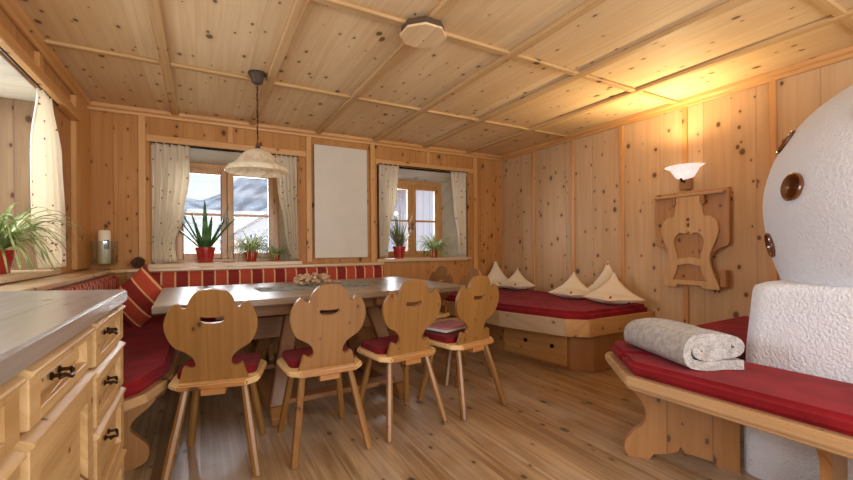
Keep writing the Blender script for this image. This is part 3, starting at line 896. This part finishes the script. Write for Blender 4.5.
front('drawer', 1.425, 1.865, .375, .582, (1.60, .520))
front('drawer', 1.425, 1.865, .08, .352, (1.60, .24))
front('drawer', .93, 1.385, .792, .890, (1.10, .848))
front('door', .93, 1.385, .08, .768, None)
front('drawer', .43, .89, .792, .890, (.66, .848))
front('door', .43, .89, .08, .768, None)

# ------------------------------------------------------------------ oven bench on the right
ob = thing('oven_bench', 'red-cushioned pine bench wrapping around the white oven', 'bench', (0, 0, 0))
outer = [(1.80, -.6), (1.787, .447), (1.765, 1.225), (2.06, 1.559), (3.74, 1.60), (3.74, 1.06), (2.275, 1.04), (2.262, -.6)]
MB().prism(outer, .432, .48, 'XY').build('seat_board', M['bench_y'], ob, bevel=.010, seg=2)
MB().prism([(a + (.02 if a < 2.2 else 0), b) for a, b in outer], .412, .432, 'XY').build('under_moulding', M['bench_y'], ob, bevel=.006)
# scalloped support boards: in their own frame, a along the board from the front tip inward
def support(pa, pb, label=None, cut=True):
    v = Vector((pb[0]-pa[0], pb[1]-pa[1], 0)); L = v.length; an = math.atan2(v.y, v.x)
    prof = catmull([(-.015, .405, 0), (.04, .37, 0), (.10, .30, 0), (.125, .235, 0), (.11, .175, 0), (.07, .14, 0), (.055, .12, 0), (.03, .085, 0), (.022, .04, 0), (.04, .0, 0)], 4)
    pts = [(a, b) for a, b, _ in prof]
    if cut:
        pts += [(a*L, b) for a, b in ((.26, .0), (.30, .028), (.42, .04), (.50, .055), (.53, .085), (.56, .055), (.66, .045), (.78, .03), (.84, .0))]
    pts += [(L, 0), (L, .405)]
    return MB().prism(pts, -.018, .018, 'XZ').build('support', M['bench_z'], ob, bevel=.003, loc=(pa[0], pa[1], 0), rot=an)
support((1.93, 1.375), (2.29, .985))
support((1.96, .60), (2.29, .62))
support((2.9, 1.56), (2.9, 1.10))
support((2.0, -.35), (2.30, -.35))
bcu = MB().prism([(1.822, -.58), (1.808, .45), (1.787, 1.21), (1.905, 1.345), (2.27, .965), (2.265, -.58)], .481, .548, 'XY').build('bench_cushion', M['red'], bevel=.02, seg=3, smooth=True)
tag(bcu, 'red seat cushion in front of the white oven, under the towel', 'cushion', 'red bench cushions')
bcu = MB().prism([(1.92, 1.36), (2.065, 1.53), (3.72, 1.565), (3.72, 1.07), (2.36, 1.055), (2.285, .98)], .481, .548, 'XY').build('bench_cushion', M['red'], bevel=.02, seg=3, smooth=True)
tag(bcu, 'red seat cushion running behind the white oven to the right wall', 'cushion', 'red bench cushions')

# ------------------------------------------------------------------ oven
ov = thing('masonry_oven', 'big white roughcast masonry oven with domed top', 'oven', (2.98, .36, 0))
def rrect(x0, x1, y0, y1, r, n=5):
    o = []
    for cx, cy, a0 in ((x1-r, y1-r, 0), (x0+r, y1-r, PI/2), (x0+r, y0+r, PI), (x1-r, y0+r, 1.5*PI)):
        for k in range(n+1):
            a = a0+PI/2*k/n; o.append((cx+r*math.cos(a), cy+r*math.sin(a)))
    return o
pm = MB()
A = rrect(2.288-2.98, .745, -.96, .98-.36, .08); B = rrect(2.30-2.98, .74, -.95, .955-.36, .10)
prev = None
for z, k in ((0, -.2), (.42, -.2), (.421, 0), (.60, .1), (.88, .9), (.905, 1.2), (.92, 2.4)):
    row = [pm.bm.verts.new((a[0]+(b[0]-a[0])*k, a[1]+(b[1]-a[1])*k, z)) for a, b in zip(A, B)]
    if prev:
        for i in range(len(row)): pm.bm.faces.new((prev[i], prev[(i+1) % len(row)], row[(i+1) % len(row)], row[i]))
    else: pm.bm.faces.new(row)
    prev = row
pm.bm.faces.new(prev)
pm.build('oven_base', M['plaster'], ov, smooth=True)
PROF = [(.66, .915), (.693, 1.02), (.722, 1.17), (.733, 1.31), (.722, 1.42), (.685, 1.55), (.62, 1.67), (.53, 1.78), (.41, 1.87), (.28, 1.93), (.14, 1.965), (0, 1.975)]
sm = [(max(0, a), b) for a, b, _ in catmull([(a, b, 0) for a, b in PROF], 3)]
def Rz(z):
    for (a, b), (c, d_) in zip(sm, sm[1:]):
        if b <= z <= d_: return a+(c-a)*(z-b)/(d_-b)
    return .6
dome = MB().lathe(sm, 72).build('dome', M['plaster'], ov, smooth=True)
holes = [(142, 1.37), (120, 1.10), (119, 1.635), (164, 1.66), (178, 1.37), (195, 1.655), (214, 1.37)]
cutters = []
mats = []
for az, z in holes:
    a = math.radians(az); R = Rz(z); sl = (Rz(z+.03)-Rz(z-.03))/.06
    nrm = Vector((math.cos(a), math.sin(a), -sl)).normalized()
    pos = Vector((R*math.cos(a), R*math.sin(a), z))
    mats.append(Matrix.Translation(pos) @ nrm.to_track_quat('Z', 'Y').to_matrix().to_4x4())
for mt_ in mats:
    c = MB().lathe([(.060, -.10), (.060, .05)], 28, mat=mt_).build('cutter', M['kachel'], ov)
    md = dome.modifiers.new('b', 'BOOLEAN'); md.object = c; md.operation = 'DIFFERENCE'; md.solver = 'EXACT'
    cutters.append(c)
bpy.context.view_layer.update()
dg = bpy.context.evaluated_depsgraph_get()
nm = bpy.data.meshes.new_from_object(dome.evaluated_get(dg))
dome.modifiers.clear(); dome.data = nm
nm.materials.clear(); nm.materials.append(M['plaster'])
for p in nm.polygons: p.material_index = 0
for c in cutters: bpy.data.objects.remove(c, do_unlink=True)
for mt_ in mats:
    MB().lathe([(.059, -.02), (.066, .002), (.066, .008), (.060, .012), (.053, .006), (.047, -.022), (.034, -.050), (.018, -.064), (0, -.068)], 28, mat=mt_, cap=False).build('niche_tile', M['kachel'], ov, smooth=True)

# ------------------------------------------------------------------ towel
def towel():
    path = catmull([(.275, .021, 0), (.15, .020, 0), (.06, .024, 0), (.024, .046, 0), (.016, .085, 0), (.04, .126, 0), (.10, .142, 0), (.18, .139, 0), (.235, .125, 0), (.258, .10, 0), (.24, .075, 0), (.18, .066, 0), (.11, .063, 0), (.068, .072, 0), (.066, .093, 0), (.10, .103, 0), (.18, .102, 0), (.222, .098, 0)], 4)
    t = .0205
    P = [Vector((a, b)) for a, b, _ in path]
    left, right = [], []
    for i, p in enumerate(P):
        d_ = (P[min(i+1, len(P)-1)]-P[max(i-1, 0)]).normalized(); n_ = Vector((-d_.y, d_.x))
        left.append(p+n_*t); right.append(p-n_*t)
    m = MB(); NL = 16; Ln = .50
    rows = []
    for j in range(NL+1):
        s = j/NL
        e = min(1, (1-s)*4); e = math.sqrt(max(0, 1-(1-e)**2)) if e < 1 else 1
        k = .55+.45*e
        rows.append(([m.bm.verts.new((.14+(q.x-.14)*(.8+.2*e), s*Ln+.006*math.sin(q.x*40), .002+max(0, q.y)*k+.002*math.sin(s*14+q.x*30)*(q.y > .05))) for q in left],
                     [m.bm.verts.new((.14+(q.x-.14)*(.8+.2*e), s*Ln+.006*math.sin(q.x*40), .002+max(0, q.y)*k+.002*math.sin(s*14+q.x*30)*(q.y > .05))) for q in right]))
    for (a, b), (c, d_) in zip(rows, rows[1:]):
        for i in range(len(P)-1):
            m.bm.faces.new((a[i], a[i+1], c[i+1], c[i])); m.bm.faces.new((b[i], d_[i], d_[i+1], b[i+1]))
        for i in (0, len(P)-1): m.bm.faces.new((a[i], c[i], d_[i], b[i]))
    for (a, b) in (rows[0], rows[-1]):
        for i in range(len(P)-1): m.bm.faces.new((a[i], b[i], b[i+1], a[i+1]))
    return m
tw = towel().build('towel', M['towel'], smooth=True, loc=(1.835, .99, .549), rot=-.42)
tag(tw, 'folded thick grey terry towel lying on the red oven bench', 'towel')

# ------------------------------------------------------------------ heater, ceiling box
ht = thing('heating_panel', 'blank white rectangular heating panel on the back wall between the windows', 'heating panel', (1.385, 4.48, 1.62))
MB().box(-.305, .305, -.035, -.012, -.625, .625).build('panel_front', M['white'], ht, bevel=.003)
MB().box(-.27, .27, -.012, .02, -.58, .58).build('mounting_frame', M['greymetal'], ht)
oc = thing('ceiling_box', 'octagonal wooden box fixed under the ceiling batten crossing', 'ceiling box', (1.12, 2.03, 2.312))
op = [(.135*math.cos(PI/8+k*PI/4), .135*math.sin(PI/8+k*PI/4)) for k in range(8)]
MB().prism(op, 0, .012, 'XY').build('cover', M['ceiling'], oc)
MB().prism([(a*.93, b*.93) for a, b in op], .012, .052, 'XY').build('shaded_gap_ring', M['dark_side'], oc)
# ------------------------------------------------------------------ pendant lamp
PX, PY = .362, 3.18
pd = thing('pendant_lamp', 'pendant lamp with cream glass shade hanging over the table', 'lamp', (PX, PY, 0))
MB().lathe([(0, ZC-.001), (.062, ZC-.001), (.064, ZC-.012), (.05, ZC-.02), (.036, ZC-.075), (.02, ZC-.085), (0, ZC-.085)], 24).build('canopy', M['greymetal'], pd, smooth=True)
m = MB()
z = ZC-.085; k = 0
while z > 1.86:
    ang = 0 if k % 2 else PI/2
    ca, sa = math.cos(ang), math.sin(ang)
    m.tube([((.006*math.cos(q))*ca, (.006*math.cos(q))*sa, z-.012+.013*math.sin(q)) for q in [2*PI*i/10 for i in range(10)]], .0018, 5, closed=True)
    z -= .02; k += 1
m.tube([(.004*math.sin(i*.9), .004*math.cos(i*.9), ZC-.09-i*(ZC-.09-1.80)/30) for i in range(31)], .0028, 6)
m.build('chain', M['chain'], pd, smooth=True)
MB().lathe([(0, 1.86), (.012, 1.86), (.022, 1.835), (.03, 1.83), (.03, 1.815), (0, 1.815)], 16).build('socket', M['greymetal'], pd, smooth=True)
sh = [(.022, 1.832), (.05, 1.826), (.085, 1.808), (.118, 1.775), (.145, 1.738), (.17, 1.716), (.20, 1.700), (.214, 1.682), (.22, 1.664)]
sh2 = [(a-.004, b-.004) for a, b in sh[::-1]]
MB().lathe(sh+sh2, 40, cap=False).build('lamp_shade', M['lampglass'], pd, smooth=True)
MB().lathe([(0, 1.815), (.014, 1.81), (.028, 1.765), (.026, 1.74), (0, 1.72)], 16, cap=False).build('bulb', M['white'], pd, smooth=True)

# ------------------------------------------------------------------ wall sconce
SX, SY = 3.735, 1.985
sc_ = thing('wall_sconce', 'lit white glass bowl sconce on the right wall above the carved board', 'lamp', (SX, SY, 0))
MB().box(-.03, .0, -.05, .05, 1.59, 1.70).build('wall_block', M['bench_z'], sc_, bevel=.006)
MB().tube([(-.03, 0, 1.66), (-.075, 0, 1.665), (-.09, 0, 1.685)], .010, 8).build('arm', M['bronze'], sc_, smooth=True)
m = MB()
prof = [(.0, 1.678), (.04, 1.684), (.072, 1.70), (.092, 1.735), (.112, 1.77), (.155, 1.792)]
prof2 = [(max(0, a-.004), b+.004) for a, b in prof[::-1]]
rows = []
for a, b in prof+prof2:
    rows.append([m.bm.verts.new((-.016-a*1.0*math.sin(PI*i/20), a*math.cos(PI*i/20)*1.05, b)) for i in range(21)])
for A_, B_ in zip(rows, rows[1:]):
    for i in range(20):
        m.bm.faces.new((A_[i], A_[i+1], B_[i+1], B_[i]))
m.build('glass_bowl', M['sconceglass'], sc_, smooth=True)
MB().lathe([(0, 1.70), (.012, 1.70), (.012, 1.735), (.02, 1.74), (.018, 1.765), (0, 1.775)], 12, (-.07, 0, 0)).build('bulb', emit('warm_bulb', 'ffd9a0', .8), sc_, smooth=True)

# ------------------------------------------------------------------ carved fold-down board on right wall
bd = thing('folding_wall_table', 'carved pine folding wall table with lyre-shaped leg under the sconce', 'folding table', (XR-.02, 1.943, 0))
# local: u = -(y-1.94) to the right in the photo; built in YZ plane
def yz(pts): return [(-u, z) for u, z in pts]
pan = [(-.305, 1.57), (.30, 1.575), (.30, 1.13)]+[(a, b) for a, b, _ in catmull([(.29, 1.10, 0), (.22, 1.07, 0), (.165, 1.0, 0), (.15, .92, 0)], 4)]+[(.15, .80), (-.15, .80), (-.15, .92)]+[(a, b) for a, b, _ in catmull([(-.165, 1.0, 0), (-.22, 1.07, 0), (-.295, 1.10, 0)], 4)]+[(-.305, 1.13)]
MB().prism(yz(pan), -.03, -.002, 'YZ').build('tabletop', M['board'], bd, bevel=.004)
MB().box(-.062, -.03, -.275, .30, 1.525, 1.55).build('hinge_rail', M['bench_y'], bd, bevel=.005)
hp = [(.112, 1.525), (.112, 1.40), (.13, 1.355), (.18, 1.345), (.22, 1.30), (.235, 1.23), (.215, 1.15), (.195, 1.10), (.175, 1.05), (.165, .99), (.175, .92), (.20, .85), (.235, .77), (.24, .735)]
R_ = [(a, b) for a, b, _ in catmull([(a, b, 0) for a, b in hp], 4)]
bottom = [(.11, .735), (.10, .76), (-.10, .76), (-.11, .735)]
ly = [(a, b) for a, b in R_]+bottom+[(-a, b) for a, b in R_[::-1]]
ih = [(.0, 1.225), (.02, 1.20), (.05, 1.21), (.085, 1.205), (.12, 1.16), (.12, 1.10), (.10, 1.03), (.095, .985)]
Ri = [(a, b) for a, b, _ in catmull([(a, b, 0) for a, b in ih], 3)]
hole1 = Ri+[(0.0, 1.0)]+[(-a, b) for a, b in Ri[:0:-1]]
hole2 = [(.095, .925), (.105, .87), (.135, .80), (-.135, .80), (-.105, .87), (-.095, .925), (0, .945)]
MB().prism(yz(ly), -.056, -.030, 'YZ', holes=[yz(hole1), yz(hole2), yz([(.014*math.cos(q), 1.325+.016*math.sin(q)) for q in [2*PI*i/10 for i in range(10)]]), yz([(.012*math.cos(q), 1.278+.016*math.sin(q)) for q in [2*PI*i/10 for i in range(10)]])]).build('lyre_leg', M['lyre'], bd, bevel=.003)
for s in (-1, 1):
    MB().prism(yz([(s*.13, 1.525), (s*.10, 1.525), (s*.10, 1.47), (s*.115, 1.44), (s*.14, 1.45), (s*.14, 1.49)]), -.075, -.056, 'YZ').build('hinge_bracket', M['bench_z'], bd, bevel=.004)
MB().box(-.066, -.002, -.29, -.245, .76, .90).build('stop_block', M['bench_z'], bd, bevel=.006)

# ------------------------------------------------------------------ candle, pine cone
LZ = .936
cd = thing('candle_glass', 'clear glass lantern bowl on the corner ledge holding the candle', 'candle holder', (-.715, 4.27, LZ))
MB().lathe([(0, .0), (.055, .0), (.06, .006), (.03, .014), (.028, .022), (.085, .045), (.09, .06), (.093, .24), (.090, .24), (.087, .062), (.08, .05), (0, .03)], 32, cap=False).build('glass_vessel', M['clear'], cd, smooth=True)
cn = thing('candle', 'cream pillar candle with a small picture inside the glass', 'candle', (-.715, 4.27, LZ+.034))
MB().lathe([(0, .017), (.038, .017), (.043, .022), (.043, .285), (.036, .297), (.015, .293), (0, .291)], 28).build('wax_body', M['wax'], cn, smooth=True)
MB().tube([(0, 0, .291), (.002, 0, .31)], .0025, 6).build('wick', M['black'], cn)
m = MB()
pts = []
c0 = math.radians(-62)
for q in range(9):
    a = c0-.42+.84*q/8
    pts.append(a)
rows = [[m.bm.verts.new(((r_)*math.cos(a), r_*math.sin(a), z_)) for a in pts] for r_, z_ in ((.0435, .14), (.0442, .14), (.0442, .215), (.0435, .215))]
for A_, B_ in zip(rows, rows[1:]+rows[:1]):
    for i in range(8): m.bm.faces.new((A_[i], A_[i+1], B_[i+1], B_[i]))
m.build('picture', M['picture'], cn)
pc = thing('pine_cone', 'brown pine cone lying on the corner ledge beside the candle', 'pine cone', (-.50, 4.37, LZ+.048), .3)
m = MB()
m.lathe([(0, -.028), (.02, -.02), (.026, 0), (.018, .022), (0, .034)], 12, cap=False)
m.build('core', M['cone'], pc, rot=(0, PI/2, 0))
m = MB()
for k in range(70):
    t = k/69; z_ = -.04+.085*t; rr = .058*math.sin(PI*(.15+.8*t))+.008
    a = k*2.39996
    mt_ = Matrix.Rotation(a, 4, 'Z') @ Matrix.Translation((rr*.6, 0, z_)) @ Matrix.Rotation(math.radians(-35), 4, 'Y')
    m.box(-.02, .020, -.010, .010, -.0022, .0022, mat=mt_)
m.build('scales', M['cone'], pc, rot=(0, PI/2, 0))

# ------------------------------------------------------------------ plants
def pot_lathe(r0, r1, h):
    return MB().lathe([(0, 0), (r0, 0), (r1*.94, h*.78), (r1, h*.80), (r1*1.03, h), (r1*.92, h), (r1*.88, h*.88), (0, h*.86)], 24)
def spider(loc, n, L, potr, poth, label, name='spider_plant', leafw=.008, dr=1.0, rnd=1, potmat='redpot'):
    random.seed(rnd)
    t = thing(name, label, 'potted plant', loc)
    pot_lathe(potr*.72, potr, poth).build('pot', M[potmat], t, smooth=True)
    MB().lathe([(0, poth*.87), (potr*.86, poth*.885), (0, poth*.9)], 16, cap=False).build('soil', M['soil'], t)
    m = MB()
    for k in range(n):
        az = random.uniform(0, 2*PI); l = L*random.uniform(.45, 1.0)
        m.blade((potr*.3*math.cos(az), potr*.3*math.sin(az), poth*.88), az, l, l*random.uniform(.5, 1.0), l*random.uniform(.55, 1.0)*dr, leafw*random.uniform(.7, 1.2))
    for v in m.bm.verts:
        if v.co.z < .006: v.co.z = .006+random.uniform(0, .004)
    m.build('foliage', M['spider'], t, smooth=True)
    return t
sz = W1[2]+.011
spider((.45, 4.58, sz), 110, .36, .065, .10, 'small spider plant in a red pot right of the agave on the first back sill', rnd=3)
spider((2.68, 4.62, sz), 130, .38, .06, .10, 'bushy spider plant in the right half of the second back window', rnd=5)
spider((-1.0, 3.06, WL[2]+.026), 170, .46, .10, .13, 'large spider plant trailing over the left window sill', rnd=8, leafw=.012)
spider((.70, 4.58, sz), 60, .20, .035, .06, 'tiny trailing plant near the right curtain of the first back window', rnd=11, leafw=.007)
# agave
random.seed(21)
ag = thing('agave_plant', 'green agave with thick upright leaves in a red pot', 'potted plant', (.03, 4.60, sz))
pot_lathe(.065, .088, .15).build('pot', M['redpot'], ag, smooth=True)
MB().lathe([(0, .13), (.075, .132), (0, .135)], 16, cap=False).build('soil', M['soil'], ag)
m = MB()
for az, l, ri, dr in ((2.9, .27, .30, .10), (3.4, .20, .42, .08), (.1, .19, .40, .02), (.6, .19, .30, .04), (5.9, .12, .24, .02), (4.6, .06, .20, .0), (1.6, .05, .44, .0), (3.9, .10, .25, .02), (2.4, .14, .35, .03), (5.2, .10, .32, .04), (3.15, .26, .44, .12), (.3, .22, .44, .02), (6.1, .24, .36, .10)):
    m.blade((.02*math.cos(az), .02*math.sin(az), .13), az, l*1.2, ri*.58, dr*.5, .036, 9, .012)
m.build('foliage', M['aloe'], ag, smooth=True)
# bromeliad
random.seed(5)
br = thing('bromeliad_plant', 'mottled narrow-leaved plant in a red pot, left half of the second back window', 'potted plant', (2.17, 4.60, sz))
pot_lathe(.06, .08, .15).build('pot', M['redpot'], br, smooth=True)
MB().lathe([(0, .13), (.07, .132), (0, .135)], 16, cap=False).build('soil', M['soil'], br)
m = MB()
for k in range(80):
    az = random.uniform(0, 2*PI); l = random.uniform(.08, .26)
    m.blade((.015*math.cos(az), .015*math.sin(az), .13), az, l, random.uniform(.08, .28), random.uniform(0, .10), .013, 6)
m.build('foliage', M['brom'], br, smooth=True)

# ------------------------------------------------------------------ outside
g = MB()
N = 24
vs = [[g.bm.verts.new((-30+70*i/N, 4.95+55*j/N, -.6+.15*math.sin(i*1.7+j)+max(0, j-6)*.16)) for j in range(N+1)] for i in range(N+1)]
for i in range(N):
    for j in range(N): g.bm.faces.new((vs[i][j], vs[i+1][j], vs[i+1][j+1], vs[i][j+1]))
tag(g.build('snow_ground', M['snow'], smooth=True), 'snow-covered ground outside the back windows', 'snow', kind='structure')
g = MB()
N = 40
vs = [[g.bm.verts.new((-60+150*i/N, 60+40*j/10, -1+(12+6*math.sin(i*.42)+2.5*math.sin(i*1.3+2))*(j/10)**.8)) for j in range(11)] for i in range(N+1)]
for i in range(N):
    for j in range(10): g.bm.faces.new((vs[i][j], vs[i+1][j], vs[i+1][j+1], vs[i][j+1]))
tag(g.build('mountain_slope', M['hill'], smooth=True), 'blue-grey snowy mountain slope far beyond the first back window', 'mountain', kind='structure')
def house(name, label, x0, x1, y0, y1, zw, zr, wallm, snow=True):
    t = thing(name, label, 'building', ((x0+x1)/2, y0, -.6))
    cx = (x0+x1)/2; hw = (x1-x0)/2; D = y1-y0
    MB().prism([(-hw, 0), (hw, 0), (hw, zw+.6), (0, zr+.6), (-hw, zw+.6)], 0, D, 'XZ').build('walls', wallm, t)
    e = .6; sl = (zr-zw)/hw
    rf = MB().prism([(-hw-e, zw+.6-sl*e), (0, zr+.6), (hw+e, zw+.6-sl*e), (hw+e, zw+.75-sl*e), (0, zr+.75), (-hw-e, zw+.75-sl*e)], -e, D+e, 'XZ').build('roof', M['barnroof'], t)
    if snow:
        MB().prism([(-hw-e, zw+.75-sl*e), (0, zr+.75), (hw+e, zw+.75-sl*e), (hw+e, zw+.95-sl*e), (0, zr+.98), (-hw-e, zw+.95-sl*e)], -e, D+e, 'XZ').build('snow_cover', M['snow'], rf)
    return t
h1 = house('chalet', 'grey snow-roofed chalet seen through the first back window', .9, 9.5, 17, 27, 1.5, 4.3, M['barnwood'])
h2 = house('barn', 'pale boarded barn seen through the second back window', 4.0, 11.5, 8.0, 13.5, 2.7, 5.2, M['barnwood'])
random.seed(3)
tr = thing('shrub', 'dark round evergreen shrub outside the first back window', 'shrub', (1.15, 8.6, -.55))
m = MB()
for k in range(700):
    u = random.uniform(-1, 1); a = random.uniform(0, 2*PI); r_ = .62*random.uniform(.75, 1.05)
    s_ = math.sqrt(1-u*u)
    p = Vector((r_*s_*math.cos(a), r_*s_*math.sin(a), 1.05+1.05*u*random.uniform(.85, 1.05)))
    az = random.uniform(0, 2*PI)
    m.blade(p, az, .14, .05, .05, .02, 2)
m.build('foliage', M['bush'], tr)
MB().lathe([(0, -.08), (.06, -.08), (.05, .5), (0, .5)], 10).build('trunk', M['chair'], tr)
fn = thing('picket_fence', 'white picket fence outside in the snow behind the agave', 'fence', (-3.0, 7.4, -.62))
m = MB()
for k in range(26):
    x_ = k*.15
    m.prism([(x_, 0), (x_+.10, 0), (x_+.10, 1.85), (x_+.05, 1.95), (x_, 1.85)], 0, .022, 'XZ')
m.build('pickets', M['whitewall'], fn)
MB().box(0, 3.9, .022, .06, .5, .58).build('rail', M['whitewall'], fn); MB().box(0, 3.9, .022, .06, 1.5, 1.58).build('rail', M['whitewall'], fn)

# ------------------------------------------------------------------ light
w = bpy.data.worlds.new('world'); scene.world = w
w.use_nodes = True
nt = w.node_tree
bg = nt.nodes['Background']
bg.inputs[0].default_value = lin('dfe8f6')
bg.inputs[1].default_value = 1.15
def area(name, loc, tgt, sx, sy, power, col):
    l = bpy.data.lights.new(name, 'AREA'); l.shape = 'RECTANGLE'; l.size = sx; l.size_y = sy; l.energy = power; l.color = col
    o = bpy.data.objects.new(name, l); C.objects.link(o); o.location = loc
    o.rotation_euler = (Vector(tgt)-Vector(loc)).to_track_quat('-Z', 'Y').to_euler()
    return o
def point(name, loc, power, col, r=.03):
    l = bpy.data.lights.new(name, 'POINT'); l.energy = power; l.color = col; l.shadow_soft_size = r
    o = bpy.data.objects.new(name, l); C.objects.link(o); o.location = loc
    return o
area('rear_fill_light', (.9, -1.7, 1.45), (1.0, 2.2, 2.2), 3.6, 1.3, 92, (1.0, .97, .93))  # unseen fill added at the open rear, no window there
area('daylight_left_window', (-1.75, 3.25, 1.8), (2.2, 1.3, .3), 1.7, 1.2, 75, (.93, .96, 1.0))
area('daylight_back_window_one', (.1, 7.0, 1.9), (.5, 2.5, 1.2), 1.6, 1.6, 150, (.88, .94, 1.0))
area('daylight_back_window_two', (2.5, 7.0, 1.9), (2.1, 2.5, 1.2), 1.6, 1.6, 150, (.88, .94, 1.0))
l = bpy.data.lights.new('sconce_light', 'SPOT'); l.energy = 62; l.color = (1.0, .72, .36); l.spot_size = math.radians(172); l.spot_blend = 1.0; l.shadow_soft_size = .05
o = bpy.data.objects.new('sconce_light', l); C.objects.link(o); o.location = (SX-.19, SY, 1.82)
o.rotation_euler = Vector((-.55, 0, .85)).to_track_quat('-Z', 'Y').to_euler()

vs_ = scene.view_settings
vs_.view_transform = 'Standard'; vs_.look = 'None'; vs_.gamma = 1.0; vs_.use_curve_mapping = False
vs_.exposure = 0.14
